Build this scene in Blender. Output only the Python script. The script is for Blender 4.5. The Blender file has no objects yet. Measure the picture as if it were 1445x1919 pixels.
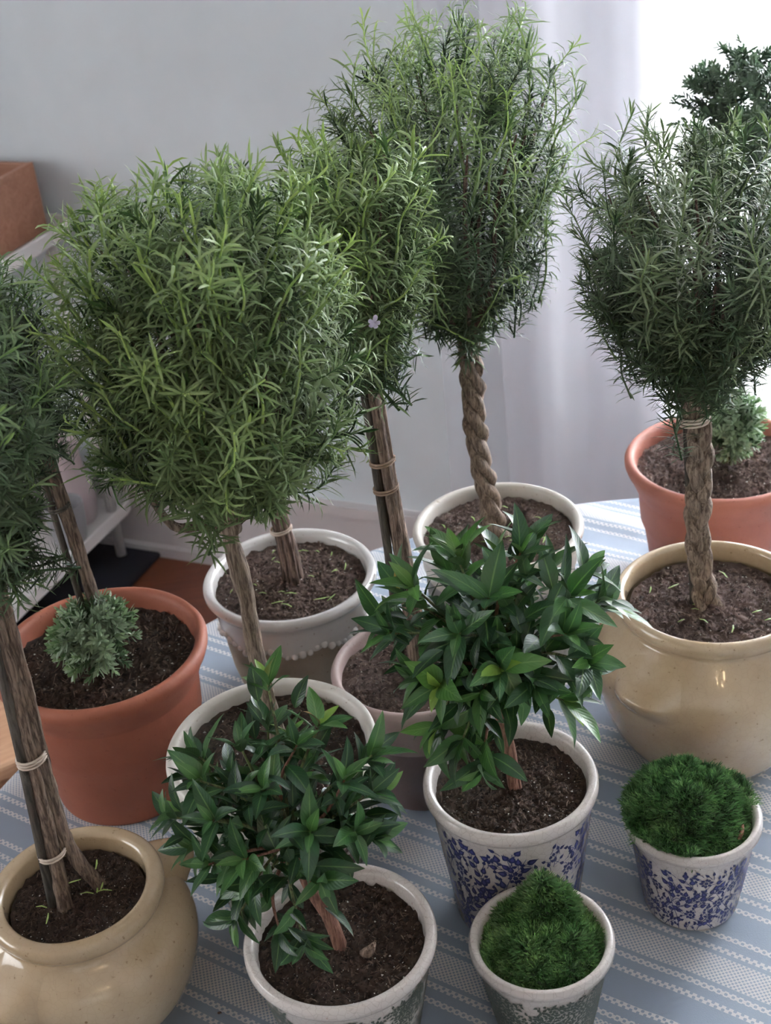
import bpy, math, random
import numpy as np
from mathutils import Vector, Matrix, noise as mnoise

# ------------------------------------------------------------------ camera, light, exposure
SC = bpy.context.scene
COL = SC.collection
cd = bpy.data.cameras.new('camera'); cam = bpy.data.objects.new('camera', cd); COL.objects.link(cam)
SC.camera = cam
PITCH, ROLL, FPX = 0.53787, -0.10936, 2600.0
cam.location = (0, 0, 1.035)
_f = Vector((0, math.cos(PITCH), -math.sin(PITCH))); _r0 = Vector((1, 0, 0)); _u0 = _r0.cross(_f)
_r = _r0*math.cos(ROLL)+_u0*math.sin(ROLL); _u = -_r0*math.sin(ROLL)+_u0*math.cos(ROLL)
cam.matrix_world = Matrix(((_r.x, _u.x, -_f.x, 0), (_r.y, _u.y, -_f.y, 0), (_r.z, _u.z, -_f.z, 1.035), (0, 0, 0, 1)))
cd.sensor_fit = 'VERTICAL'; cd.sensor_height = 24.0; cd.lens = 24.0*FPX/1919.0
cd.clip_start = 0.05
cd.dof.use_dof = True; cd.dof.focus_distance = 1.18; cd.dof.aperture_fstop = (cd.lens/1000)/0.0038

SC.view_settings.view_transform = 'Standard'; SC.view_settings.look = 'None'
SC.view_settings.gamma = 1.0; SC.view_settings.use_curve_mapping = False
SC.view_settings.exposure = 0.14

WANG = math.radians(-25.579)                      # the back wall's direction
WD = Vector((math.cos(WANG), math.sin(WANG), 0)); WN = Vector((WD.y, -WD.x, 0))   # WN points into the room
P0 = Vector((-.394, 2.853, 0))
FLOOR, CEIL = -0.75, 1.75
def rp(a, b, z): return P0+WD*a+WN*b+Vector((0, 0, z))

world = bpy.data.worlds.new('sky'); SC.world = world; world.use_nodes = True
world.node_tree.nodes['Background'].inputs[0].default_value = (.93, .96, 1, 1)
world.node_tree.nodes['Background'].inputs[1].default_value = 5.0

def area(name, loc, target, sx, sy, power, color=(1, 1, 1)):
    l = bpy.data.lights.new(name, 'AREA'); l.shape = 'RECTANGLE'; l.size = sx; l.size_y = sy
    l.energy = power; l.color = color
    o = bpy.data.objects.new(name, l); COL.objects.link(o); o.location = loc
    o.rotation_euler = (Vector(target)-Vector(loc)).to_track_quat('-Z', 'Y').to_euler()
    return o
# daylight of the window behind the curtain and of a tall window on the left wall; added fill light behind the camera
wl = rp(1.75, -.30, .62)
area('window_daylight', wl, wl+WN, 1.25, 1.5, 560, (.93, .96, 1))
area('side_window_daylight', rp(-1.55, 3.0, .75), (0.1, 1.0, .2), 1.6, 1.5, 40, (.95, .97, 1))
area('front_fill', rp(3.0, 4.4, 1.2), (0.1, 1.1, .2), 2.6, 1.8, 10, (1, .98, .95))

# the small warm bulbs of a ceiling lamp behind the photographer
for i in range(5):
    pl = bpy.data.lights.new('lamp_bulb', 'POINT'); pl.energy = .9; pl.color = (1, .72, .42); pl.shadow_soft_size = .018
    po = bpy.data.objects.new('lamp_bulb', pl); COL.objects.link(po); po.location = (.25+.13*math.cos(i*1.2566), -.55+.13*math.sin(i*1.2566), 1.40+.02*(i % 2))

# ------------------------------------------------------------------ helpers
def link_mesh(name, verts, faces, mat=None, parent=None, smooth=True, attrs=None, mats=None, midx=None, uvs=None):
    me = bpy.data.meshes.new(name); me.from_pydata([tuple(v) for v in verts], [], faces)
    return fin(name, me, mat, parent, smooth, attrs, mats, midx, uvs)
def fin(name, me, mat=None, parent=None, smooth=True, attrs=None, mats=None, midx=None, uvs=None):
    for m in (mats or ([mat] if mat else [])): me.materials.append(m)
    n = len(me.polygons)
    if smooth: me.polygons.foreach_set('use_smooth', [True]*n)
    if midx is not None: me.polygons.foreach_set('material_index', midx)
    for k, vals in (attrs or {}).items():
        a = me.attributes.new(k, 'FLOAT', 'POINT'); a.data.foreach_set('value', vals)
    if uvs is not None:
        a = me.attributes.new('leafuv', 'FLOAT_VECTOR', 'POINT'); a.data.foreach_set('vector', [c for v in uvs for c in (v[0], v[1], 0)])
    me.update()
    o = bpy.data.objects.new(name, me); COL.objects.link(o)
    if parent: o.parent = parent
    return o
def tag(o, label=None, cat=None, group=None, kind=None):
    if label: o['label'] = label
    if cat: o['category'] = cat
    if group: o['group'] = group
    if kind: o['kind'] = kind
    return o
def thing(name, label, cat, loc, rz=0, group=None):
    o = bpy.data.objects.new(name, None); COL.objects.link(o); o.location = loc; o.rotation_euler[2] = rz
    o.empty_display_size = .03
    o.location[2] += .0004 if cat == 'potted plant' else 0
    return tag(o, label, cat, group)
def place(mesh_obj, name, parent, M):
    """another object on the same mesh"""
    o = bpy.data.objects.new(name, mesh_obj); COL.objects.link(o); o.parent = parent; o.matrix_local = M
    return o

def boxes(name, lst, mat, parent=None, smooth=False):
    V, F = [], []
    for (c, s, rz) in lst:
        R = Matrix.Rotation(rz, 3, 'Z'); b = len(V)
        for sx in (-1, 1):
            for sy in (-1, 1):
                for sz in (-1, 1): V.append(Vector(c)+R@Vector((sx*s[0]/2, sy*s[1]/2, sz*s[2]/2)))
        F += [tuple(b+i for i in q) for q in ((0, 1, 3, 2), (4, 6, 7, 5), (0, 4, 5, 1), (2, 3, 7, 6), (0, 2, 6, 4), (1, 5, 7, 3))]
    o = link_mesh(name, V, F, mat, parent, smooth)
    return o
def bevel(o, w=.002, seg=2):
    m = o.modifiers.new('bevel', 'BEVEL'); m.width = w; m.segments = seg; m.limit_method = 'ANGLE'; return o

def lathe(name, prof, mat=None, parent=None, seg=96, fn=None, mats=None, zmat=None):
    """prof: list of (r, z); fn(r, z, angle, i) -> (r, z)"""
    V, F, mi = [], [], []
    for i, (r, z) in enumerate(prof):
        for k in range(seg):
            a = 2*math.pi*k/seg; rr, zz = (fn(r, z, a, i) if fn else (r, z))
            V.append((rr*math.cos(a), rr*math.sin(a), zz))
    for i in range(len(prof)-1):
        for k in range(seg):
            k2 = (k+1) % seg
            F.append((i*seg+k, i*seg+k2, (i+1)*seg+k2, (i+1)*seg+k)); mi.append(zmat(i) if zmat else 0)
    F.append(tuple(range(seg))[::-1]); mi.append(0 if not zmat else zmat(0))
    F.append(tuple((len(prof)-1)*seg+k for k in range(seg))); mi.append(0 if not zmat else zmat(len(prof)-2))
    return link_mesh(name, V, F, mat, parent, True, mats=mats, midx=mi if mats else None)

def smooth_prof(pts, n=4):
    """Catmull-Rom through (r, z) points"""
    out = []
    P = [pts[0]]+list(pts)+[pts[-1]]
    for i in range(1, len(P)-2):
        p0, p1, p2, p3 = P[i-1:i+3]
        for k in range(n):
            t = k/n
            out.append(tuple(.5*((2*p1[j])+(-p0[j]+p2[j])*t+(2*p0[j]-5*p1[j]+4*p2[j]-p3[j])*t*t+(-p0[j]+3*p1[j]-3*p2[j]+p3[j])*t**3) for j in (0, 1)))
    out.append(tuple(pts[-1])); return out

def curve3(pts, n=6):
    out = []; P = [Vector(p) for p in pts]; P = [P[0]*2-P[1]]+P+[P[-1]*2-P[-2]]
    for i in range(1, len(P)-2):
        a, b, c, d = P[i-1:i+3]
        for k in range(n):
            t = k/n; out.append(.5*((2*b)+(c-a)*t+(2*a-5*b+4*c-d)*t*t+(3*b-a-3*c+d)*t**3))
    out.append(P[-2]); return out

def tube_data(pts, radii, seg=8, bark=0.0, seed=0, V=None, F=None, flat=1.0):
    V = [] if V is None else V; F = [] if F is None else F
    rnd = random.Random(seed); b0 = len(V); n = len(pts)
    ph = [rnd.uniform(0, 6.28) for _ in range(4)]
    t0 = (pts[1]-pts[0]).normalized(); ref = Vector((1, 0, 0)) if abs(t0.x) < .9 else Vector((0, 1, 0))
    nx = (ref-t0*ref.dot(t0)).normalized()
    for i, p in enumerate(pts):
        t = (pts[min(i+1, n-1)]-pts[max(i-1, 0)]).normalized()
        nx = (nx-t*nx.dot(t)).normalized(); ny = t.cross(nx)
        r = radii[i] if hasattr(radii, '__len__') else radii
        for k in range(seg):
            a = 2*math.pi*k/seg
            rr = r
            if bark:
                g = math.sin(3*a+ph[0]+i*.05)*.5+math.sin(5*a+ph[1]-i*.07)*.35+math.sin(2*a+ph[2]+i*.11)*.4
                rr = r*(1+bark*g+bark*.9*(mnoise.noise(Vector((p.x*160+k*1.7+ph[3], p.y*160, p.z*70)))))
            V.append(p+nx*(math.cos(a)*rr)+ny*(math.sin(a)*rr*flat))
    for i in range(n-1):
        for k in range(seg):
            k2 = (k+1) % seg
            F.append((b0+i*seg+k, b0+i*seg+k2, b0+(i+1)*seg+k2, b0+(i+1)*seg+k))
    F.append(tuple(b0+k for k in range(seg))[::-1]); F.append(tuple(b0+(n-1)*seg+k for k in range(seg)))
    return V, F
def tube(name, pts, radii, mat, parent, seg=8, bark=0.0, seed=0, flat=1.0):
    V, F = tube_data(pts, radii, seg, bark, seed, flat=flat)
    return link_mesh(name, V, F, mat, parent, True)

# ------------------------------------------------------------------ materials
def newmat(name):
    m = bpy.data.materials.new(name); m.use_nodes = True; nt = m.node_tree; return m, nt, nt.nodes['Principled BSDF']
def N(nt, typ, **kw):
    n = nt.nodes.new(typ)
    for k, v in kw.items():
        if k in ('operation', 'blend_type', 'data_type', 'attribute_name', 'noise_dimensions', 'wave_type', 'bands_direction', 'feature', 'interpolation_type', 'distance'): setattr(n, k, v)
        else: n.inputs[k].default_value = v
    return n
def ramp(nt, fac, stops):
    r = nt.nodes.new('ShaderNodeValToRGB'); cr = r.color_ramp
    while len(cr.elements) < len(stops): cr.elements.new(.5)
    for e, (p, c) in zip(cr.elements, stops): e.position = p; e.color = (*c, 1) if len(c) == 3 else c
    nt.links.new(fac, r.inputs[0]); return r.outputs[0]
def mixc(nt, fac, a, b, mode='MIX'):
    m = nt.nodes.new('ShaderNodeMix'); m.data_type = 'RGBA'; m.blend_type = mode
    for sock, v in ((m.inputs[0], fac), (m.inputs[6], a), (m.inputs[7], b)):
        if isinstance(v, (int, float)): sock.default_value = v
        elif isinstance(v, tuple): sock.default_value = (*v, 1)
        else: nt.links.new(v, sock)
    return m.outputs[2]
def math_(nt, op, a, b=None):
    m = nt.nodes.new('ShaderNodeMath'); m.operation = op
    for i, v in enumerate((a, b)):
        if v is None: continue
        if isinstance(v, (int, float)): m.inputs[i].default_value = v
        else: nt.links.new(v, m.inputs[i])
    return m.outputs[0]
def bumpn(nt, h, strength, dist, bsdf):
    b = nt.nodes.new('ShaderNodeBump'); b.inputs['Strength'].default_value = strength; b.inputs['Distance'].default_value = dist
    nt.links.new(h, b.inputs['Height']); nt.links.new(b.outputs[0], bsdf.inputs['Normal'])
def objco(nt, scale=(1, 1, 1)):
    t = nt.nodes.new('ShaderNodeTexCoord'); mp = nt.nodes.new('ShaderNodeMapping'); mp.inputs['Scale'].default_value = scale
    nt.links.new(t.outputs['Object'], mp.inputs[0]); return mp.outputs[0]
def noise(nt, vec, scale, detail=4, rough=.55, dist=0):
    n = N(nt, 'ShaderNodeTexNoise', Scale=scale, Detail=detail, Roughness=rough, Distortion=dist); nt.links.new(vec, n.inputs['Vector']); return n.outputs[0]

def ceramic(name, c1, c2, rough=.2, scale=14, speck=None, bump=.02, craze=0, sand=0.0, coat=0.0):
    m, nt, b = newmat(name); v = objco(nt)
    col = ramp(nt, noise(nt, v, scale, 5), [(.35, c1), (.65, c2)])
    if speck:
        n2 = noise(nt, v, 190, 3)
        msk = ramp(nt, n2, [(.66, (0, 0, 0)), (.74, (1, 1, 1))]); col = mixc(nt, msk, col, speck)
    if craze:
        vo = N(nt, 'ShaderNodeTexVoronoi', feature='DISTANCE_TO_EDGE', Scale=150.0); nt.links.new(v, vo.inputs['Vector'])
        ms = ramp(nt, vo.outputs['Distance'], [(.0, (1, 1, 1)), (.05, (0, 0, 0))]); col = mixc(nt, math_(nt, 'MULTIPLY', ms, craze), col, (c1[0]*.5, c1[1]*.45, c1[2]*.4))
    nt.links.new(col, b.inputs['Base Color']); b.inputs['Roughness'].default_value = rough
    if coat: b.inputs['Coat Weight'].default_value = coat; b.inputs['Coat Roughness'].default_value = .06
    h = noise(nt, v, 260 if sand else 30, 3)
    bumpn(nt, h, sand or bump*8, .0008 if sand else .002, b)
    return m

M = {}
M['terracotta'] = ceramic('terracotta', (.265, .078, .042), (.34, .108, .058), .62, 11, (.22, .06, .03), sand=.25)
M['terracotta_pink'] = ceramic('terracotta_pink', (.31, .105, .07), (.38, .14, .095), .6, 11, (.22, .07, .04), sand=.25)
M['stoneware'] = ceramic('tan_stoneware_glaze', (.46, .335, .20), (.58, .455, .30), .22, 9, (.30, .20, .11), craze=.12, coat=.7)
M['white_glaze'] = ceramic('white_glaze', (.66, .63, .60), (.76, .73, .70), .16, 8, (.45, .36, .30), coat=.6)
M['craze_white'] = ceramic('crazed_white_glaze', (.60, .54, .50), (.72, .67, .62), .24, 12, (.50, .38, .33), craze=.35, coat=.3)
M['bisque'] = ceramic('unglazed_beige_clay', (.30, .24, .18), (.40, .33, .26), .7, 16, (.20, .14, .10), sand=.3)
M['cream'] = ceramic('cream_matte_glaze', (.58, .53, .46), (.70, .66, .60), .4, 14, (.38, .30, .22), craze=.0)
M['lilac_clay'] = ceramic('pinkish_clay', (.36, .27, .245), (.45, .345, .315), .5, 10, (.28, .2, .18), sand=.2)
M['dark_clay'] = ceramic('dusky_purple_brown_clay', (.16, .115, .105), (.22, .155, .145), .55, 10, (.12, .08, .07), sand=.2)
M['grey_clay'] = ceramic('grey_fluted_clay', (.26, .25, .24), (.40, .385, .37), .6, 30, (.15, .14, .13), sand=.35)
M['tie'] = ceramic('twine', (.50, .40, .32), (.66, .55, .46), .8, 60, sand=.3)
M['tie_dark'] = ceramic('dark_twine', (.28, .19, .13), (.36, .26, .19), .8, 60, sand=.3)

def bark_mat(name, dark, light, sc=1.0):
    m, nt, b = newmat(name); v = objco(nt, (1, 1, .12)); v2 = objco(nt)
    n1 = noise(nt, v, 420*sc, 6, .65, .6)
    col = ramp(nt, n1, [(.40, dark), (.50, tuple(.5*(a+c) for a, c in zip(dark, light))), (.60, light)])
    col = mixc(nt, math_(nt, 'MULTIPLY', noise(nt, v2, 40, 3), .5), col, dark)
    nt.links.new(col, b.inputs['Base Color']); b.inputs['Roughness'].default_value = .8
    bumpn(nt, n1, .9, .0025, b); return m
M['bark'] = bark_mat('bark_brown', (.085, .055, .038), (.36, .255, .185))
M['bark_grey'] = bark_mat('bark_grey_tan', (.11, .075, .052), (.42, .32, .235))
M['bark_dark'] = bark_mat('bark_dark', (.05, .03, .022), (.25, .16, .115))
M['bark_red'] = bark_mat('bark_red_brown', (.13, .055, .035), (.36, .18, .12))
M['stake'] = bark_mat('bamboo_stake', (.045, .038, .03), (.15, .125, .10), .5)
M['green_stem'] = bark_mat('green_bark', (.06, .055, .03), (.22, .27, .10), .6)

def needle_mat(name, dark, mid, fresh, under, rough=.38, trans=.18):
    m, nt, b = newmat(name)
    at = N(nt, 'ShaderNodeAttribute', attribute_name='tint'); oi = nt.nodes.new('ShaderNodeObjectInfo')
    f = math_(nt, 'ADD', at.outputs['Fac'], math_(nt, 'MULTIPLY', math_(nt, 'SUBTRACT', oi.outputs['Random'], .5), .35))
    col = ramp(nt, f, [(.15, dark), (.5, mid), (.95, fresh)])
    g = nt.nodes.new('ShaderNodeNewGeometry')
    col = mixc(nt, math_(nt, 'MULTIPLY', g.outputs['Backfacing'], .75), col, under)
    nt.links.new(col, b.inputs['Base Color']); b.inputs['Roughness'].default_value = rough
    b.inputs['Specular IOR Level'].default_value = .6
    tr = nt.nodes.new('ShaderNodeBsdfTranslucent'); nt.links.new(col, tr.inputs[0])
    mx = nt.nodes.new('ShaderNodeMixShader'); mx.inputs[0].default_value = trans
    nt.links.new(b.outputs[0], mx.inputs[1]); nt.links.new(tr.outputs[0], mx.inputs[2])
    nt.links.new(mx.outputs[0], nt.nodes['Material Output'].inputs[0]); return m
M['rosemary'] = needle_mat('rosemary_needles', (.022, .055, .016), (.085, .175, .048), (.44, .60, .17), (.22, .31, .13))
M['rosemary_dark'] = needle_mat('rosemary_dark_needles', (.016, .042, .016), (.045, .11, .034), (.26, .42, .12), (.12, .18, .09))
M['rosemary_grey'] = needle_mat('rosemary_grey_needles', (.028, .058, .02), (.085, .15, .05), (.32, .43, .16), (.20, .26, .14))
M['santolina'] = needle_mat('grey_green_small_leaves', (.06, .12, .055), (.17, .29, .13), (.45, .60, .32), (.30, .38, .26), .42)
M['santolina_dark'] = needle_mat('dull_green_small_leaves', (.04, .08, .045), (.08, .15, .08), (.20, .30, .15), (.14, .2, .13), .45)
M['moss'] = needle_mat('moss_blades', (.014, .05, .014), (.06, .17, .045), (.30, .50, .17), (.08, .18, .06), .33, .25)

def leaf_mat():
    m, nt, b = newmat('myrtle_leaf')
    uv = N(nt, 'ShaderNodeAttribute', attribute_name='leafuv'); sp = nt.nodes.new('ShaderNodeSeparateXYZ'); nt.links.new(uv.outputs['Vector'], sp.inputs[0])
    oi = nt.nodes.new('ShaderNodeObjectInfo')
    g = nt.nodes.new('ShaderNodeSeparateColor'); nt.links.new(oi.outputs['Color'], g.inputs[0])   # object colour: red channel = youth
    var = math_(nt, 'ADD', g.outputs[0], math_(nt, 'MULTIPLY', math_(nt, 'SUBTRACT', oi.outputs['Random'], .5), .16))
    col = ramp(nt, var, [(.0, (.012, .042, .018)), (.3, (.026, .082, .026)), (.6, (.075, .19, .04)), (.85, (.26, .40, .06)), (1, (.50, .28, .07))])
    au = math_(nt, 'ABSOLUTE', sp.outputs[0])
    mid = ramp(nt, au, [(.03, (1, 1, 1)), (.11, (0, 0, 0))])
    col = mixc(nt, math_(nt, 'MULTIPLY', mid, .45), col, (.20, .33, .10))
    ve = math_(nt, 'SINE', math_(nt, 'ADD', math_(nt, 'MULTIPLY', sp.outputs[1], 60), math_(nt, 'MULTIPLY', au, -16)))
    ge = nt.nodes.new('ShaderNodeNewGeometry'); col = mixc(nt, math_(nt, 'MULTIPLY', ge.outputs['Backfacing'], .5), col, (.10, .18, .08))
    nt.links.new(col, b.inputs['Base Color']); b.inputs['Roughness'].default_value = .36
    b.inputs['Specular IOR Level'].default_value = .5
    bumpn(nt, ve, .12, .0006, b)
    tr = nt.nodes.new('ShaderNodeBsdfTranslucent'); nt.links.new(mixc(nt, .5, col, (.10, .25, .02)), tr.inputs[0])
    mx = nt.nodes.new('ShaderNodeMixShader'); mx.inputs[0].default_value = .12
    nt.links.new(b.outputs[0], mx.inputs[1]); nt.links.new(tr.outputs[0], mx.inputs[2])
    nt.links.new(mx.outputs[0], nt.nodes['Material Output'].inputs[0]); return m
M['leaf'] = leaf_mat()

def soil_mat(name, dark, mid, light, perl=(.75, .7, .62)):
    m, nt, b = newmat(name); v = objco(nt)
    at = N(nt, 'ShaderNodeAttribute', attribute_name='tint')
    n1 = noise(nt, v, 320, 5, .7)
    f = math_(nt, 'ADD', at.outputs['Fac'], math_(nt, 'MULTIPLY', math_(nt, 'SUBTRACT', n1, .5), .6))
    col = ramp(nt, f, [(.05, dark), (.38, mid), (.72, light), (.97, perl)])
    nt.links.new(col, b.inputs['Base Color']); b.inputs['Roughness'].default_value = .85
    bumpn(nt, n1, .8, .003, b); return m
M['soil'] = soil_mat('dark_potting_soil', (.025, .015, .010), (.088, .052, .034), (.25, .165, .11))
M['soil_backlit'] = soil_mat('backlit_potting_soil', (.05, .03, .023), (.16, .10, .078), (.36, .25, .20))  # paler potting soil: the backlit sheen at the back is put into its colour

def plain(name, c, rough=.5, metal=0):
    m, nt, b = newmat(name); v = objco(nt)
    col = ramp(nt, noise(nt, v, 6, 3), [(.3, tuple(x*.93 for x in c)), (.7, c)])
    nt.links.new(col, b.inputs['Base Color']); b.inputs['Roughness'].default_value = rough; b.inputs['Metallic'].default_value = metal
    return m
M['wall'] = plain('grey_blue_wall_paint', (.645, .685, .705), .75)
M['trim'] = plain('off_white_trim_paint', (.62, .57, .56), .45)
M['ceiling'] = plain('white_ceiling_paint', (.8, .8, .8), .9)
M['white_metal'] = plain('white_painted_metal', (.70, .66, .64), .35)
M['navy'] = plain('navy_print', (.022, .032, .135), .3)
M['navy_light'] = plain('mid_blue_print', (.075, .075, .26), .3)
M['toile'] = plain('grey_green_print', (.075, .095, .075), .35)
M['black'] = plain('black_cloth', (.012, .01, .016), .8)
M['grey_metal'] = plain('grey_enamel', (.30, .29, .30), .35)
M['pale_pink'] = plain('pale_pinkish_enamel', (.52, .42, .42), .4)
M['petal'] = plain('pale_lilac_petal', (.62, .56, .74), .6)

def wood(name, c1, c2, sc=(1, 12, 12), rough=.5):
    m, nt, b = newmat(name); v = objco(nt, sc)
    n1 = noise(nt, v, 5, 6, .6, 1.2)
    col = ramp(nt, n1, [(.3, c1), (.7, c2)]); nt.links.new(col, b.inputs['Base Color']); b.inputs['Roughness'].default_value = rough
    bumpn(nt, n1, .15, .002, b); return m
M['crate'] = wood('crate_pine', (.30, .13, .075), (.42, .22, .14))
M['crate_in'] = wood('crate_inside', (.12, .06, .03), (.2, .1, .05))
M['floor'] = wood('red_brown_floorboards', (.085, .022, .010), (.15, .042, .019), (.6, 9, 9), .35)
M['stool'] = wood('light_oak', (.38, .20, .11), (.55, .33, .20))

def cloth_mat():
    m, nt, b = newmat('striped_tablecloth')
    t = nt.nodes.new('ShaderNodeTexCoord'); mp = nt.nodes.new('ShaderNodeMapping'); mp.inputs['Rotation'].default_value = (0, 0, math.radians(35.5))
    nt.links.new(t.outputs['Object'], mp.inputs[0]); sp = nt.nodes.new('ShaderNodeSeparateXYZ'); nt.links.new(mp.outputs[0], sp.inputs[0])
    X, Y = sp.outputs[0], sp.outputs[1]
    P = .1137
    s = math_(nt, 'ABSOLUTE', math_(nt, 'SUBTRACT', math_(nt, 'FRACT', math_(nt, 'ADD', math_(nt, 'DIVIDE', math_(nt, 'SUBTRACT', Y, .8475), P), 100.5)), .5))
    s = math_(nt, 'MULTIPLY', s, P)                                   # distance to the middle of the wide band
    def band(c, w):
        return math_(nt, 'LESS_THAN', math_(nt, 'ABSOLUTE', math_(nt, 'SUBTRACT', s, c)), w)
    wide = math_(nt, 'LESS_THAN', s, .0150); t1 = band(.0228, .0031); t2 = band(.0385, .0031)
    k = 2*math.pi/.0046
    chk = math_(nt, 'MULTIPLY', math_(nt, 'SINE', math_(nt, 'MULTIPLY', X, k)), math_(nt, 'SINE', math_(nt, 'MULTIPLY', Y, k)))
    chk = math_(nt, 'GREATER_THAN', chk, -.12)
    kt = 2*math.pi/.0068
    cht = math_(nt, 'MULTIPLY', math_(nt, 'SINE', math_(nt, 'MULTIPLY', X, kt)), math_(nt, 'SINE', math_(nt, 'MULTIPLY', Y, kt)))
    cht = math_(nt, 'GREATER_THAN', cht, -.18)
    msk = math_(nt, 'MAXIMUM', math_(nt, 'MULTIPLY', wide, chk), math_(nt, 'MULTIPLY', math_(nt, 'MAXIMUM', t1, t2), cht))
    blue = ramp(nt, noise(nt, objco(nt), 7, 3), [(.3, (.25, .30, .37)), (.7, (.29, .345, .415))])
    col = mixc(nt, math_(nt, 'MULTIPLY', msk, .85), blue, (.66, .63, .60))
    nt.links.new(col, b.inputs['Base Color']); b.inputs['Roughness'].default_value = .62; b.inputs['Sheen Weight'].default_value = .05
    h = math_(nt, 'ADD', math_(nt, 'MULTIPLY', msk, .6), math_(nt, 'MULTIPLY', noise(nt, objco(nt), 900, 2), .8))
    bumpn(nt, h, .35, .0006, b); return m
M['cloth'] = cloth_mat()

def curtain_mat(name, col, tr, tl):
    m, nt, b = newmat(name)
    d = N(nt, 'ShaderNodeBsdfDiffuse', Color=(*col, 1)); t = N(nt, 'ShaderNodeBsdfTranslucent', Color=(*col, 1)); p = nt.nodes.new('ShaderNodeBsdfTransparent')
    a = nt.nodes.new('ShaderNodeMixShader'); a.inputs[0].default_value = tl; nt.links.new(d.outputs[0], a.inputs[1]); nt.links.new(t.outputs[0], a.inputs[2])
    c = nt.nodes.new('ShaderNodeMixShader'); c.inputs[0].default_value = tr; nt.links.new(a.outputs[0], c.inputs[1]); nt.links.new(p.outputs[0], c.inputs[2])
    nt.links.new(c.outputs[0], nt.nodes['Material Output'].inputs[0]); nt.nodes.remove(b); return m
M['sheer'] = curtain_mat('sheer_voile', (.82, .82, .86), .45, .5)
M['voile'] = curtain_mat('white_voile', (.88, .87, .91), .22, .55)
def glass_mat():
    m, nt, b = newmat('window_glass'); b.inputs['Base Color'].default_value = (.95, .97, .97, 1); b.inputs['Roughness'].default_value = 0
    b.inputs['Transmission Weight'].default_value = 1; b.inputs['IOR'].default_value = 1.02; return m
M['glass'] = glass_mat()

# ------------------------------------------------------------------ the room
RA0, RA1, RB1 = -2.0, 3.6, 5.0
def quadbox(name, a0, a1, b0, b1, z0, z1, mat, parent=None):
    V = [rp(a, b, z) for a in (a0, a1) for b in (b0, b1) for z in (z0, z1)]
    F = [(0, 1, 3, 2), (4, 6, 7, 5), (0, 4, 5, 1), (2, 3, 7, 6), (0, 2, 6, 4), (1, 5, 7, 3)]
    return link_mesh(name, V, F, mat, parent, False)
def struct(o): o['kind'] = 'structure'; return o
WA0, WA1, WZ0, WZ1 = 1.13, 2.4, -.12, 1.45            # window opening
def wall_with_hole():
    V, F = [], []
    def bx(a0, a1, z0, z1):
        b = len(V)
        for a in (a0, a1):
            for bb in (-.12, 0):
                for z in (z0, z1): V.append(rp(a, bb, z))
        F.extend(tuple(b+i for i in q) for q in ((0, 1, 3, 2), (4, 6, 7, 5), (0, 4, 5, 1), (2, 3, 7, 6), (0, 2, 6, 4), (1, 5, 7, 3)))
    bx(RA0, WA0, FLOOR, CEIL); bx(WA1, RA1, FLOOR, CEIL); bx(WA0, WA1, FLOOR, WZ0); bx(WA0, WA1, WZ1, CEIL)
    return link_mesh('wall_back', V, F, M['wall'], None, False)
struct(wall_with_hole())
struct(quadbox('wall_left', RA0-.1, RA0, 0, RB1, FLOOR, CEIL, M['wall']))
struct(quadbox('wall_right', RA1, RA1+.1, 0, RB1, FLOOR, CEIL, M['wall']))
struct(quadbox('wall_front', RA0, RA1, RB1, RB1+.1, FLOOR, CEIL, M['wall']))
struct(quadbox('ceiling', RA0, RA1, 0, RB1, CEIL, CEIL+.1, M['ceiling']))
fl = struct(quadbox('floor', RA0, RA1, -.12, RB1, FLOOR-.1, FLOOR, M['floor']))
# baseboard: tall board, cap and a shoe moulding
bb_ = bpy.data.objects.new('baseboard_back', None); COL.objects.link(bb_); struct(bb_)
quadbox('board', RA0, WA1+.5, .0, .018, FLOOR, FLOOR+.185, M['trim'], bb_)
quadbox('cap', RA0, WA1+.5, .0, .027, FLOOR+.185, FLOOR+.21, M['trim'], bb_)
quadbox('shoe_moulding', RA0, WA1+.5, .018, .034, FLOOR, FLOOR+.028, M['trim'], bb_)
# window: frame, sash bars, glass
win = bpy.data.objects.new('window_1', None); COL.objects.link(win); struct(win)
for nm, a0, a1, z0, z1 in (('casing', WA0-.09, WA0, WZ0-.02, WZ1+.09), ('casing', WA1, WA1+.09, WZ0-.02, WZ1+.09), ('casing', WA0, WA1, WZ1, WZ1+.09)):
    quadbox(nm, a0, a1, 0, .018, z0, z1, M['trim'], win)
quadbox('sill', WA0-.11, WA1+.11, -.02, .04, WZ0-.03, WZ0, M['trim'], win)
for nm, a0, a1, z0, z1 in (('sash', WA0, WA0+.045, WZ0, WZ1), ('sash', WA1-.045, WA1, WZ0, WZ1), ('sash', WA0+.045, WA1-.045, WZ0, WZ0+.05), ('sash', WA0+.045, WA1-.045, WZ1-.05, WZ1), ('sash', WA0+.045, WA1-.045, .64, .69)):
    quadbox(nm, a0, a1, -.085, -.05, z0, z1, M['trim'], win)
quadbox('pane', WA0+.045, WA1-.045, -.07, -.066, WZ0+.05, .64, M['glass'], win)
quadbox('pane', WA0+.045, WA1-.045, -.07, -.066, .69, WZ1-.05, M['glass'], win)

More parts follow.
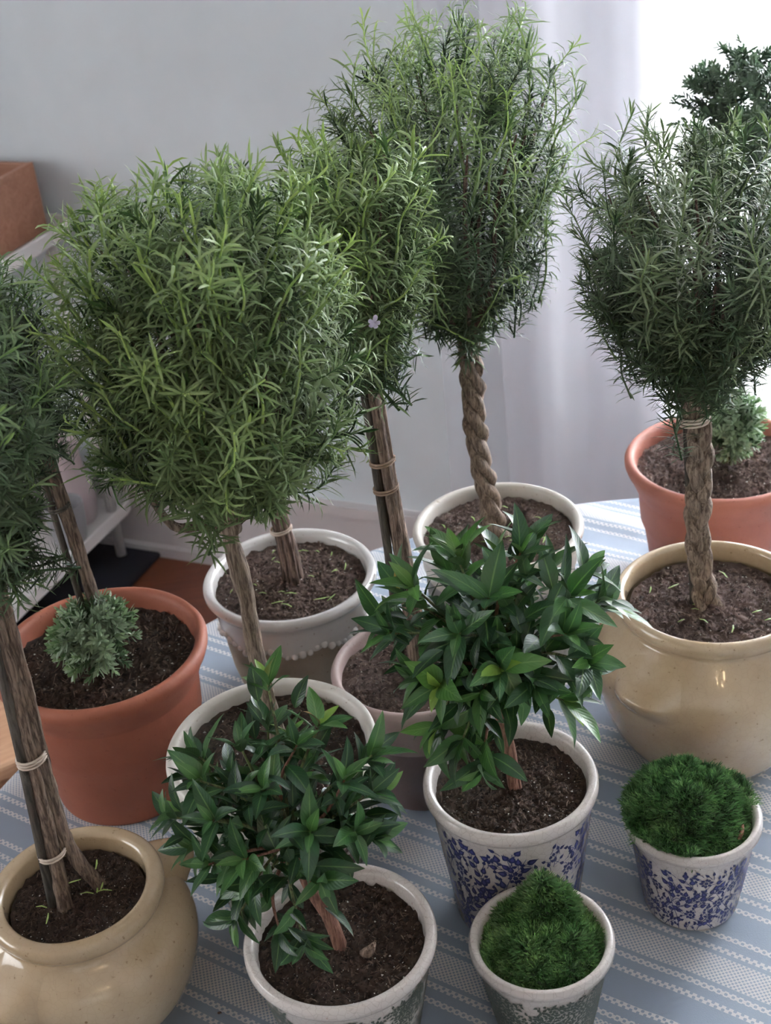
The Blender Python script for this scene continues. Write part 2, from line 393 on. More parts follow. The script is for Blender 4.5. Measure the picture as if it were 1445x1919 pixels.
def curtain(name, a0, a1, z0, z1, off, fn, mat, label):
    V, F = [], []; na = int((a1-a0)/.006); nz = 24
    for i in range(na+1):
        a = a0+(a1-a0)*i/na
        for k in range(nz+1):
            z = z0+(z1-z0)*k/nz; V.append(rp(a+.004*math.sin(z*3+a*20), off+fn(a, z), z))
    for i in range(na):
        for k in range(nz):
            b = i*(nz+1)+k; F.append((b, b+nz+1, b+nz+2, b+1))
    o = link_mesh(name, V, F, mat, None, True); return tag(o, label, 'curtain')
def fold1(a, z): return .008*math.sin(a*38+.6*math.sin(a*9))+.006*math.sin(a*17+1)
def fold2(a, z):
    w = 2*math.pi*(a-.885)/.20
    return .022*math.sin(w)+.005*math.sin(1.7*w+1.2+.3*z)+.0015*math.sin(4.1*w)
curtain('sheer_curtain', .616, .98, FLOOR+.02, 1.62, .042, fold1, M['sheer'], 'thin see-through grey-white sheer curtain edge hanging against the grey wall')
curtain('white_curtain', .772, 2.62, FLOOR+.02, 1.62, .105, fold2, M['voile'], 'white voile curtain hanging in soft folds before the bright window')
rod = tube('curtain_rod', [rp(.5, .09, 1.64), rp(1.6, .09, 1.64), rp(2.75, .09, 1.64)], .009, M['white_metal'], None, 12)
tag(rod, 'white metal curtain rod above the window', 'curtain rod')

# ------------------------------------------------------------------ table and cloth
TC = Vector((.2994, .8490, 0)); TR = .856
tb = thing('round_table', 'round wooden dining table hidden under the blue striped cloth', 'table', (TC.x, TC.y, FLOOR))
lathe('tabletop', [(TR-.02, .722), (TR-.004, .724), (TR-.002, .735), (TR-.004, .7455), (TR-.01, .7465)], M['stool'], tb, 128)
lathe('pedestal', smooth_prof([(.30, 0), (.30, .03), (.12, .07), (.07, .2), (.10, .4), (.06, .55), (.16, .70), (.18, .7215)]), M['stool'], tb, 48)
POTS = [(-.1196, 1.3619, .0718), (.0873, .9657, .059), (-.0781, .8333, .058), (.0913, .833, .0449), (.2529, .9485, .045), (-.3097, .901, .07), (-.3192, 1.2142, .0807), (.4206, 1.492, .082), (.327, 1.17, .082), (.1284, 1.3736, .0822), (-.128, .995, .066), (.0118, 1.1595, .0549)]
def cloth_h(x, y):
    wx, wy = x, y
    back = min(1, max(0, (wy-1.15)/.35))*min(1, max(0, (wx-.05)/.2))
    h = .0006*mnoise.noise(Vector((x*9, y*9, 1)))
    d1 = x*.75+y*1.05
    h += back*(.0022*math.sin(d1*52+3*mnoise.noise(Vector((x*5, y*5, 0))))+.0018*mnoise.noise(Vector((x*26, y*16, 3))))
    # pressed fold line at the front right: from (.30,.98) to (.17,.76)
    u = ((x-.2728)*(-.526)+(y-.932)*(-.850)); s = ((x-.2728)*(.850)+(y-.932)*(-.526))
    w = max(0, min(1, (u+.03)/.06))
    h += w*(-.0016*math.exp(-(s/.0022)**2)+.0030*math.exp(-abs(s)/.02))
    # soft ripples left of it
    h += .0012*math.sin(s*60)*math.exp(-((u-.06)/.12)**2)*(.5+.5*mnoise.noise(Vector((x*11, y*11, 7))))
    k = 1.0
    for px, py, r in POTS:
        d = math.hypot(x-px, y-py)
        k = min(k, max(0, min(1, (d-r-.004)/.03)))
    return max(-.0012, h)*k
V, F = [], []
NA, NR = 600, 110
rs = [TR*((i+1)/NR) for i in range(NR)]
V.append((0, 0, 0))
for r in rs:
    for k in range(NA):
        a = 2*math.pi*k/NA; x, y = TC.x+r*math.cos(a), TC.y+r*math.sin(a)
        e = max(0, (r-(TR-.012))/.012)
        V.append((x-TC.x, y-TC.y, cloth_h(x, y)*(1-e)-.004*e*e))
drop = [(.004, -.012), (.007, -.03), (.010, -.07), (.014, -.13), (.018, -.19), (.022, -.24)]
for j, (dr, dz) in enumerate(drop):
    for k in range(NA):
        a = 2*math.pi*k/NA; g = (.5+.5*math.sin(a*19+1.3*math.sin(a*5)))*abs(dz)*.22
        r = TR+dr+g; V.append((r*math.cos(a), r*math.sin(a), dz))
F = [(0, 1+k, 1+(k+1) % NA) for k in range(NA)]
for i in range(NR+len(drop)-1):
    for k in range(NA):
        k2 = (k+1) % NA; F.append((1+i*NA+k, 1+(i+1)*NA+k, 1+(i+1)*NA+k2, 1+i*NA+k2))
cl = link_mesh('tablecloth', V, F, M['cloth'], None, True); cl.location = (TC.x, TC.y, 0)
tag(cl, 'blue and white striped woven cloth spread over the round table', 'tablecloth')
# the stripes are laid out in table coordinates: shift texture origin back by the cloth's own position
for n in M['cloth'].node_tree.nodes:
    if n.type == 'MAPPING' and abs(n.inputs['Rotation'].default_value[2]) > .1:
        r_ = Matrix.Rotation(math.radians(35.5), 3, 'Z')@Vector((TC.x, TC.y, 0)); n.inputs['Location'].default_value = r_

# ------------------------------------------------------------------ soil
def soil_mesh(seed, mat):
    rnd = random.Random(seed); V, F, T = [(0, 0, 0)], [], [.35]; NRs, NAs = 34, 110
    for i in range(NRs):
        r = (i+1)/NRs
        for k in range(NAs):
            a = 2*math.pi*k/NAs; x, y = r*math.cos(a), r*math.sin(a)
            h = .035*mnoise.noise(Vector((x*3+seed, y*3, 0)))+.050*mnoise.noise(Vector((x*9, y*9, seed)))+.035*mnoise.noise(Vector((x*22, y*22, seed+3)))
            h += .05*(1-r)**1.5
            V.append((x, y, h)); T.append(.28+.25*mnoise.noise(Vector((x*7, y*7, seed+9)))+h*1.2)
    F += [(0, 1+k, 1+(k+1) % NAs) for k in range(NAs)]
    for i in range(NRs-1):
        for k in range(NAs):
            k2 = (k+1) % NAs; F.append((1+i*NAs+k, 1+(i+1)*NAs+k, 1+(i+1)*NAs+k2, 1+i*NAs+k2))
    def hgt(x, y):
        r = math.hypot(x, y)
        return .035*mnoise.noise(Vector((x*3+seed, y*3, 0)))+.050*mnoise.noise(Vector((x*9, y*9, seed)))+.035*mnoise.noise(Vector((x*22, y*22, seed+3)))+.05*(1-r)**1.5
    for _ in range(2600):                                # crumbs
        r = math.sqrt(rnd.random())*.965; a = rnd.uniform(0, 6.283); x, y = r*math.cos(a), r*math.sin(a)
        s = rnd.choice((.010, .014, .018, .024, .034))*rnd.uniform(.7, 1.2); z = hgt(x, y)+s*.25; b = len(V)
        t = rnd.choice((.05, .2, .3, .3, .42, .5)) if rnd.random() > .075 else 1.15
        if t > 1: s *= .45
        for dx, dy, dz in ((1, 0, 0), (-1, 0, 0), (0, 1, 0), (0, -1, 0), (0, 0, 1), (0, 0, -1)):
            q = rnd.uniform(.6, 1.2)*s; V.append((x+dx*q+rnd.uniform(-.3, .3)*s, y+dy*q+rnd.uniform(-.3, .3)*s, z+dz*q*.8)); T.append(t+rnd.uniform(-.05, .05))
        for q in ((0, 2, 4), (2, 1, 4), (1, 3, 4), (3, 0, 4), (2, 0, 5), (1, 2, 5), (3, 1, 5), (0, 3, 5)): F.append(tuple(b+i for i in q))
    for _ in range(520):                                 # bark fibres and rootlets
        r = math.sqrt(rnd.random())*.93; a = rnd.uniform(0, 6.283); x, y = r*math.cos(a), r*math.sin(a)
        L = rnd.uniform(.03, .11); w = rnd.uniform(.003, .010); d = rnd.uniform(0, 6.283); z = hgt(x, y)+.012; t = rnd.choice((.3, .4, .5, .55, .68)); b = len(V)
        up = rnd.uniform(-.02, .04)
        for j in (-1, 0, 1):
            cx = x+math.cos(d+j*.12)*L*.5*j; cy = y+math.sin(d+j*.12)*L*.5*j; cz = z+up*j+(.008 if j == 0 else 0)
            nx, ny = -math.sin(d), math.cos(d); ww = w*(1 if j == 0 else .5)
            V += [(cx+nx*ww, cy+ny*ww, cz), (cx-nx*ww, cy-ny*ww, cz), (cx, cy, cz+ww*1.2)]; T += [t]*3
        for j in (0, 3): F += [(b+j, b+j+3, b+j+5, b+j+2), (b+j+1, b+j+2, b+j+5, b+j+4)]
    me = bpy.data.meshes.new('soil'); me.from_pydata(V, [], F); me.materials.append(mat)
    a = me.attributes.new('tint', 'FLOAT', 'POINT'); a.data.foreach_set('value', T); me.update(); return me
SOIL = [soil_mesh(i, M['soil']) for i in range(3)]; SOIL_BACKLIT = [soil_mesh(i+10, M['soil_backlit']) for i in range(3)]
def add_soil(parent, R, z, i, backlit=False, zs=1.0):
    o = place((SOIL_BACKLIT if backlit else SOIL)[i % 3], 'soil', parent, Matrix.Translation((0, 0, z))@Matrix.Rotation(i*1.7, 4, 'Z')@Matrix.Diagonal((R, R, R*zs, 1)))
    o['kind'] = 'stuff'; return o

# ------------------------------------------------------------------ pots
def inner(R, h, th, rb, depth_r=None):
    return [(R-th*.25, h), (R-th*.8, h-.0012), (R-th, h-.005), (R-th-.001, h-.012), ((depth_r or R-th)-.012, h*.5), (rb-.012, .012)]
def taper_pot(parent, R, h, rb, mat, th=.010, band=.016):
    pr = [(rb-.004, 0), (rb-.001, .0015), (rb, .004), (rb+(R-.004-rb)*.5, h*.48), (R-.0055, h-band-.002), (R-.0048, h-band), (R-.0015, h-band+.0035), (R, h-.009), (R-.0002, h-.004), (R-.0018, h-.0008)]+inner(R, h, th, rb)
    return lathe('pot', pr, mat, parent, 128)
def terracotta_pot(parent, R, h, rb, mat, rim=.034):
    pr = [(rb-.004, 0), (rb-.001, .001), (rb, .004), (R-.017, h-rim-.013), (R-.0125, h-rim-.004), (R-.010, h-rim+.002), (R-.0065, h-rim+.010), (R-.003, h-.018), (R-.0004, h-.011), (R, h-.006), (R-.003, h-.0015), (R-.0065, h), (R-.011, h-.002), (R-.0135, h-.007), (R-.0145, h-.014), (R-.020, h*.5), (rb-.012, .012)]
    o = lathe('pot', pr, mat, parent, 128); return o
def crock_pot(parent, R, h, Rm, zm, rb, mat, lip=0.0):
    w = .0105+lip
    pr = smooth_prof([(rb-.004, 0), (rb, .003), (rb+(Rm-rb)*.62, zm*.42), (Rm, zm), (Rm-(Rm-R)*.22, zm+(h-zm)*.38), (R-.004+(Rm-R)*.16, h-.030), (R-.0060, h-.022), (R-.0022, h-.015), (R, h-.009), (R-.0010, h-.0035), (R-.004, h-.0005), (R-w*.75, h), (R-w, h-.002), (R-w-.0015, h-.006), (R-w-.002, h-.018), (R-w, h-.05), (rb-.012, .012)], 4)
    def wob(r, z, a, i): return (r*(1+.006*math.sin(a*2+z*9)+.003*math.sin(a*5+z*30)), z)
    global CPROF; CPROF = pr[:pr.index(max(pr, key=lambda q: q[1]))]
    return lathe('pot', pr, mat, parent, 128, wob)
def lug(pot, prof, ang, zt, zb, hw, out, sharp=1.5):
    """a thumb-pressed stoneware lug that swells out of the shoulder to a ridge and drops back under it"""
    def pr_r(z):
        best = 0
        for (r0, z0), (r1, z1) in zip(prof, prof[1:]):
            if z0 <= z <= z1 and z1 > z0: return r0+(r1-r0)*(z-z0)/(z1-z0)
        return prof[0][0]
    V, F = [], []; nu, nv = 30, 26
    for i in range(nv+1):
        v = i/nv; z = zt+(zb-zt)*v; sv = (v/.68)**sharp if v < .68 else .5+.5*math.cos(math.pi*(v-.68)/.32)
        for k in range(nu+1):
            u = -1+2*k/nu; g = .5+.5*math.cos(math.pi*abs(u)**1.4)
            dent = .35*math.exp(-(u/.45)**2-((v-.38)/.2)**2)
            r0 = pr_r(z); r = r0-.0016+out*g*(sv-dent*.6)+.0016*g
            a = ang+u*hw/r0; lift = .006*g*sv
            V.append((r*math.cos(a), r*math.sin(a), z+lift))
    W_ = nu+1
    for i in range(nv):
        for k in range(nu): F.append((i*W_+k, (i+1)*W_+k, (i+1)*W_+k+1, i*W_+k+1))
    return link_mesh('handle', V, F, mat_of(pot), pot, True)
def mat_of(o): return o.data.materials[0]

# prints on tapered pots: flat shapes laid on the wall of the pot
class Decal:
    def __init__(s, R, h, rb, off=.0004): s.R, s.h, s.rb, s.V, s.F, s.MI, s.off, s.grid = R, h, rb, [], [], [], off, []
    def rad(s, z): return s.rb+(s.R-.0055-s.rb)*max(0, z-.004)/(s.h-.018-.004)
    def pt(s, u, z, lift=0): 
        r = s.rad(z)+s.off+lift; a = u/s.R; return (r*math.cos(a), r*math.sin(a), z)
    def poly(s, pts, m=0, lift=0):
        if any(z < .004 or z > s.h-.0185 for _, z in pts): return False
        cx = sum(p[0] for p in pts)/len(pts); cz = sum(p[1] for p in pts)/len(pts); b = len(s.V)
        s.V.append(s.pt(cx, cz, lift)); s.V += [s.pt(u, z, lift) for u, z in pts]; n = len(pts)
        s.F += [(b, b+1+i, b+1+(i+1) % n) for i in range(n)]; s.MI += [m]*n; return True
    def stroke(s, pts, w, m=0):
        n = len(pts); b = len(s.V); k = 0
        for i, (u, z) in enumerate(pts):
            z = min(max(z, .003), s.h-.0195)
            u0, z0 = pts[max(i-1, 0)]; u1, z1 = pts[min(i+1, n-1)]; l = math.hypot(u1-u0, z1-z0) or 1
            nx, nz = -(z1-z0)/l, (u1-u0)/l; ww = w*(1-.5*i/n)/2
            s.V += [s.pt(u+nx*ww, min(max(z+nz*ww, .0025), s.h-.019)), s.pt(u-nx*ww, min(max(z-nz*ww, .0025), s.h-.019))]
        for i in range(n-1): s.F.append((b+2*i, b+2*i+1, b+2*i+3, b+2*i+2)); s.MI.append(m)
    def free(s, u, z, d):
        C = 2*math.pi*s.R
        for (a, b, e) in s.grid:
            du = abs((a-u+C/2) % C-C/2)
            if du*du+(b-z)**2 < (.5*(d+e))**2: return False
        s.grid.append((u, z, d)); return True
    def leaf(s, u, z, ang, L, W, vein=True):
        c, d = math.cos(ang), math.sin(ang)
        def q(t, w): return (u+c*t*L-d*w*W, z+d*t*L+c*w*W)
        if not s.free(*q(.5, 0), L*.54): return
        if s.poly([q(0, 0), q(.12, .38), q(.35, .52), q(.65, .32), q(.85, .1), q(1.05, 0), q(.85, -.1), q(.65, -.32), q(.35, -.52), q(.12, -.38)]) and vein:
            s.poly([q(.22, 0), q(.38, .26), q(.6, .14), q(.8, 0), q(.6, -.14), q(.38, -.26)], 1, .0002)
    def flower(s, u, z, S, rnd):
        if not s.free(u, z, S*1.15): return
        for k in range(8):
            a = 2*math.pi*k/8+rnd.uniform(-.15, .15); c, d = math.cos(a), math.sin(a); r = S*rnd.uniform(.42, .55); w = S*.135
            s.poly([(u+c*S*.2-d*w*.4, z+d*S*.2+c*w*.4), (u+c*r*.7-d*w, z+d*r*.7+c*w), (u+c*r*1.05, z+d*r*1.05), (u+c*r*.7+d*w, z+d*r*.7-c*w), (u+c*S*.2+d*w*.4, z+d*S*.2-c*w*.4)])
        s.poly([(u+math.cos(i*.785)*S*.15, z+math.sin(i*.785)*S*.15) for i in range(8)], 0, .0001)
        for k in range(5): a = k*1.257+.4; s.poly([(u+math.cos(a)*S*.3+math.cos(i*1.571)*S*.04, z+math.sin(a)*S*.3+math.sin(i*1.571)*S*.04) for i in range(4)], 1, .0003)
def floral(pot, R, h, rb, seed, L=.0095):
    rnd = random.Random(seed); D = Decal(R, h, rb); C = 2*math.pi*R
    for z0, n in ((.30, 8), (.72, 9), (.08, 8)):
        for k in range(n): D.flower(C*(k+rnd.uniform(.2, .8))/n, .006+(h-.03)*z0+rnd.uniform(-.010, .012), L*1.45, rnd)
    nv = int(C/.018)
    for k in range(nv*2):
        u = C*k/(nv*2)+rnd.uniform(-.004, .004); z = .004 if k % 2 == 0 else (h-.02)*rnd.uniform(.25, .5)
        sgn = 1 if (k//2) % 2 else -1
        ang = math.pi/2+sgn*rnd.uniform(-.3, .7); pts = [(u, z)]; turn = sgn*rnd.uniform(10, 26)
        for i in range(int((h*.62)/.003)):
            ang += turn*.003; 
            if i % 9 == 8: turn = -turn*rnd.uniform(.6, 1.2)
            u += math.cos(ang)*.003; z += math.sin(ang)*.003
            if z > h-.022 or z < .004: break
            pts.append((u, z))
            if i % 2 == 1:
                side = 1 if (i//2) % 2 else -1; a2 = ang+side*rnd.uniform(.6, 1.0); ps = [(u, z), (u+math.cos(a2)*L*.2, z+math.sin(a2)*L*.2), (u+math.cos(a2-side*.2)*L*.42, z+math.sin(a2-side*.2)*L*.42)]
                if rnd.random() < .9:
                    n0 = len(D.F); D.leaf(ps[2][0], ps[2][1], a2-side*.3, L*rnd.uniform(.7, 1.05), L*rnd.uniform(.50, .66))
                    if len(D.F) > n0: D.stroke(ps, .0009)
        if len(pts) > 3: D.stroke(pts, .0011)
    for _ in range(1000):                                 # fill the gaps with small leaves on stalks
        u, z, a = rnd.uniform(0, C), rnd.uniform(.006, h-.022), rnd.uniform(.3, 2.8); n0 = len(D.F)
        D.leaf(u, z, a, L*rnd.uniform(.40, .62), L*.32, False)
        if len(D.F) > n0: D.stroke([(u-math.cos(a)*L*.55, z-math.sin(a)*L*.55), (u-math.cos(a+.2)*L*.25, z-math.sin(a+.2)*L*.25), (u, z)], .0008)
    return link_mesh('floral_print', D.V, D.F, None, pot, False, mats=[M['navy'], M['navy_light']], midx=D.MI)
def toile(pot, R, h, rb, seed):
    rnd = random.Random(seed); D = Decal(R, h, rb); C = 2*math.pi*R
    def branch(u, z, ang, n, w, depth):
        pts = [(u, z)]
        for i in range(n):
            ang += rnd.uniform(-.55, .55); u += math.cos(ang)*.0035; z += math.sin(ang)*.0035
            if z > h-.021 or z < .004: break
            pts.append((u, z))
            if depth < 2 and rnd.random() < .42: branch(u, z, ang+rnd.choice((-1, 1))*rnd.uniform(.5, 1.1), int(n*.6), w*.6, depth+1)
            if depth > 0:
                for _ in range(3):
                    a = rnd.uniform(0, 6.28); d = rnd.uniform(.001, .004)
                    D.leaf(u+math.cos(a)*d, z+math.sin(a)*d, a, rnd.uniform(.0040, .0060), .0030, False)
        if len(pts) > 2: D.stroke(pts, w)
    nb = int(C/.016)
    for k in range(nb):
        branch(C*k/nb, .005, math.pi/2+rnd.uniform(-.7, .7), 12, .0014, 0)
        branch(C*(k+.5)/nb, h*.45+rnd.uniform(-.01, .01), math.pi/2+rnd.uniform(-1.3, 1.3), 9, .0012, 0)
        branch(C*(k+.2)/nb, h*.68+rnd.uniform(-.006, .006), rnd.choice((0, 3.14))+rnd.uniform(-.7, .7), 8, .0012, 0)
    return link_mesh('toile_print', D.V, D.F, M['toile'], pot, False)

# ------------------------------------------------------------------ foliage
def sprig_mesh(name, seed, mat, L, nodes, nl, nw, per=4, curl=.5, open_=.95, fresh=.6, stem_r=.0011, droop=0.0, stubby=False):
    rnd = random.Random(seed); V, F, T = [], [], []
    ax = curve3([Vector((0, 0, 0)), Vector((rnd.uniform(-.05, .05)*L, rnd.uniform(-.05, .05)*L, L*.35)), Vector((rnd.uniform(-.09, .09)*L, rnd.uniform(-.09, .09)*L, L*.7)), Vector((rnd.uniform(-.13, .13)*L, rnd.uniform(-.13, .13)*L, L))], 5)
    n = len(ax); tube_data(ax, [stem_r*(1-.6*i/n) for i in range(n)], 5, V=V, F=F)
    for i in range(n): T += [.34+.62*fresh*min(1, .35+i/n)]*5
    for j in range(nodes):
        t = (j+.6)/nodes; fi = t*(n-1); i0 = min(int(fi), n-2); p = ax[i0].lerp(ax[i0+1], fi-i0); d = (ax[i0+1]-ax[i0]).normalized()
        e1 = d.orthogonal().normalized(); e2 = d.cross(e1)
        for k in range(per):
            a = k*2*math.pi/per+j*1.35+rnd.uniform(-.35, .35)
            out = e1*math.cos(a)+e2*math.sin(a)
            op = open_*(1.0-.55*t**3)*rnd.uniform(.8, 1.2)              # angle from the stem: closed at the tip
            l = nl*rnd.uniform(.7, 1.15)*(1-.35*max(0, t-.8)/.2)*(1 if t > .12 else .8); w = nw*rnd.uniform(.8, 1.15)
            side = d.cross(out).normalized()
            cu = curl*rnd.uniform(.3, 1.3)*(1 if rnd.random() > .12 else -.6)
            b = len(V); q = p.copy(); ang = op; steps = (0, .35, .72, 1)
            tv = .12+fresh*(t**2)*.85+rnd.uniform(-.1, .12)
            prev = 0; tw = rnd.uniform(-.5, .5)
            for si, sx in enumerate(steps):
                q = q+(d*math.cos(ang)+out*math.sin(ang))*(l*(sx-prev)); prev = sx; ang += cu*.55
                dirn = d*math.cos(ang)+out*math.sin(ang); up = (side.cross(dirn)).normalized()
                sd = side*math.cos(tw)+up*math.sin(tw)
                if si < 3:
                    ww = w*((.45, 1, .9) if not stubby else (.35, 1, 1.1))[si]/2
                    V += [q-sd*ww+up*ww*.35, q-up*0, q+sd*ww+up*ww*.35]; T += [tv, tv*.9, tv]
                else: V.append(q); T.append(tv)
            for s3 in (0, 3): F += [(b+s3, b+s3+1, b+s3+4, b+s3+3), (b+s3+1, b+s3+2, b+s3+5, b+s3+4)]
            F += [(b+6, b+7, b+9), (b+7, b+8, b+9)]
    me = bpy.data.meshes.new(name); me.from_pydata([tuple(v) for v in V], [], F); me.materials.append(mat)
    me.polygons.foreach_set('use_smooth', [True]*len(me.polygons))
    a = me.attributes.new('tint', 'FLOAT', 'POINT'); a.data.foreach_set('value', T); me.update(); return me

def orient(p, d, roll, s=1.0):
    d = d.normalized(); e1 = d.orthogonal().normalized(); e2 = d.cross(e1)
    c, sn = math.cos(roll), math.sin(roll); a = e1*c+e2*sn; b = d.cross(a)
    return Matrix(((a.x*s, b.x*s, d.x*s, p.x), (a.y*s, b.y*s, d.y*s, p.y), (a.z*s, b.z*s, d.z*s, p.z), (0, 0, 0, 1)))
def prof_r(prof, t):
    for (a, ra), (b, rb) in zip(prof, prof[1:]):
        if a <= t <= b: return ra+(rb-ra)*(t-a)/(b-a)
    return prof[-1][1] if t > prof[-1][0] else prof[0][1]
def crown(parent, top, cen, rx, z0, z1, prof, meshes, fresh_meshes, n, L, seed, up=.8, br=14, brmat='bark', bleed=.0, ry=None, core=.42, shell=.55, tilt=1.0, smin=.8, brr=.0032):
    """branches fan out from the head of the trunk; leafy sprigs fill the crown. Coordinates relative to the plant."""
    rnd = random.Random(seed); c = Vector(cen); ry = ry or rx; H = z1-z0; top = Vector(top)
    for i in range(br):
        a = 2*math.pi*i/br+rnd.uniform(-.3, .3); t = rnd.uniform(.35, .85); rr = prof_r(prof, t)*rnd.uniform(.35, .8)
        e = Vector((c.x+math.cos(a)*rx*rr, c.y+math.sin(a)*ry*rr, z0+H*t))
        m1 = top.lerp(e, .35)+Vector((math.cos(a)*rx*.12, math.sin(a)*ry*.12, -.004)); m2 = top.lerp(e, .7)+Vector((rnd.uniform(-.006, .006), rnd.uniform(-.006, .006), 0))
        pts = curve3([top, m1, m2, e], 4); k = len(pts)
        tube('branch', pts, [brr*(1-.72*j/k) for j in range(k)], M[brmat], parent, 6, .18, seed+i)
    for i in range(n):
        t = rnd.random(); rmax = prof_r(prof, t)
        if rnd.random() > (rmax+.15): t = rnd.uniform(.3, .9); rmax = prof_r(prof, t)
        rr = rmax*(core+(1-core)*rnd.random()**shell); a = rnd.uniform(0, 6.283)
        tip = Vector((c.x+math.cos(a)*rx*rr, c.y+math.sin(a)*ry*rr, z0+H*t))
        tc = (t-.5)*2
        out = Vector((math.cos(a)*rr*tilt, math.sin(a)*rr*tilt*.6, tc*.35))
        d = (out*1.0+Vector((0, 0, up*(.55+.6*t)))+Vector((rnd.uniform(-.35, .35), rnd.uniform(-.35, .35), rnd.uniform(-.2, .2)))).normalized()
        if t < .15: d = (d+Vector((math.cos(a)*.5, math.sin(a)*.5, -.55))).normalized()
        s = rnd.uniform(smin, 1.2)
        outer = rr > rmax*.75 or t > .72
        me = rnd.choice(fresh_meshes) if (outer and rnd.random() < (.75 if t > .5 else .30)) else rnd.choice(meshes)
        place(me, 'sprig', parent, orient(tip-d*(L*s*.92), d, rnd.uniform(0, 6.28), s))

R_dark = [sprig_mesh('sprig', 20+i, M['rosemary'], .078, 25, .023, .0019, 4, .55, .95, .25) for i in range(4)]
R_new = [sprig_mesh('sprig', 30+i, M['rosemary'], .092, 18, .028, .0021, 3, .95, .80, .95, .0017) for i in range(5)]
RD_dark = [sprig_mesh('sprig', 40+i, M['rosemary_dark'], .075, 24, .022, .0017, 4, .5, 1.05, .15) for i in range(4)]
RD_new = [sprig_mesh('sprig', 50+i, M['rosemary_dark'], .088, 19, .026, .0019, 3, .8, .9, .9) for i in range(4)]
RF_new = [sprig_mesh('sprig', 55+i, M['rosemary'], .096, 19, .027, .0018, 3, 1.1, .85, .9, .0013) for i in range(4)]
RG_dark = [sprig_mesh('sprig', 60+i, M['rosemary_dark'], .072, 24, .022, .0016, 4, .45, 1.1, .2) for i in range(4)]
RG_new = [sprig_mesh('sprig', 70+i, M['rosemary_grey'], .086, 19, .026, .0019, 3, .5, 1.0, .6) for i in range(4)]
S_lite = [sprig_mesh('sprig', 80+i, M['santolina'], .028, 7, .0115, .0030, 4, .15, 1.0, .7, .0006, stubby=True) for i in range(4)]
S_dark = [sprig_mesh('sprig', 90+i, M['santolina_dark'], .034, 10, .0095, .0024, 4, .15, 1.0, .6, .0007, stubby=True) for i in range(4)]

def leaf_mesh(seed):
    rnd = random.Random(seed); V, F, UV = [], [], []; n = 9
    W = rnd.uniform(.160, .205); curl = rnd.uniform(.15, .75); fold = rnd.uniform(.12, .38); tw = rnd.uniform(-.35, .35); wav = rnd.uniform(0, 6.28)
    z = 0; y = 0; ang = rnd.uniform(.0, .2)
    # stalk
    for i in range(n+1):
        t = i/n
        w = W*(math.sin(math.pi*min(1, t**.85))**.85)*(1.12-.35*t) if 0 < t < 1 else .012*(1-t)
        if i == 0: w = .018
        for u in (-1, -.55, 0, .55, 1):
            zz = z+abs(u)*w*fold+.012*math.sin(t*11+wav)*abs(u)*(t*(1-t)*4)
            x = u*w; c, s = math.cos(tw*t), math.sin(tw*t)
            V.append((x*c-(zz-z)*s, y, z+x*s+(zz-z)*c)); UV.append((u, t))
        y += math.cos(ang)/n; z += math.sin(ang)/n; ang -= curl/n
    for i in range(n):
        for k in range(4): F.append((i*5+k, i*5+k+1, (i+1)*5+k+1, (i+1)*5+k))
    me = bpy.data.meshes.new('leaf'); me.from_pydata(V, [], F); me.materials.append(M['leaf'])
    me.polygons.foreach_set('use_smooth', [True]*len(me.polygons))
    a = me.attributes.new('leafuv', 'FLOAT_VECTOR', 'POINT'); a.data.foreach_set('vector', [c for v in UV for c in (v[0], v[1], 0)]); me.update(); return me
LEAVES = [leaf_mesh(i) for i in range(8)]
def leaf_mat4(p, d, upv, L):
    """leaf's +Y runs along d, its +Z faces upv"""
    y = d.normalized(); z = (upv-y*upv.dot(y)); z = z.normalized() if z.length > 1e-4 else y.orthogonal().normalized(); x = y.cross(z)
    return Matrix(((x.x*L, y.x*L, z.x*L, p.x), (x.y*L, y.y*L, z.y*L, p.y), (x.z*L, y.z*L, z.z*L, p.z), (0, 0, 0, 1)))
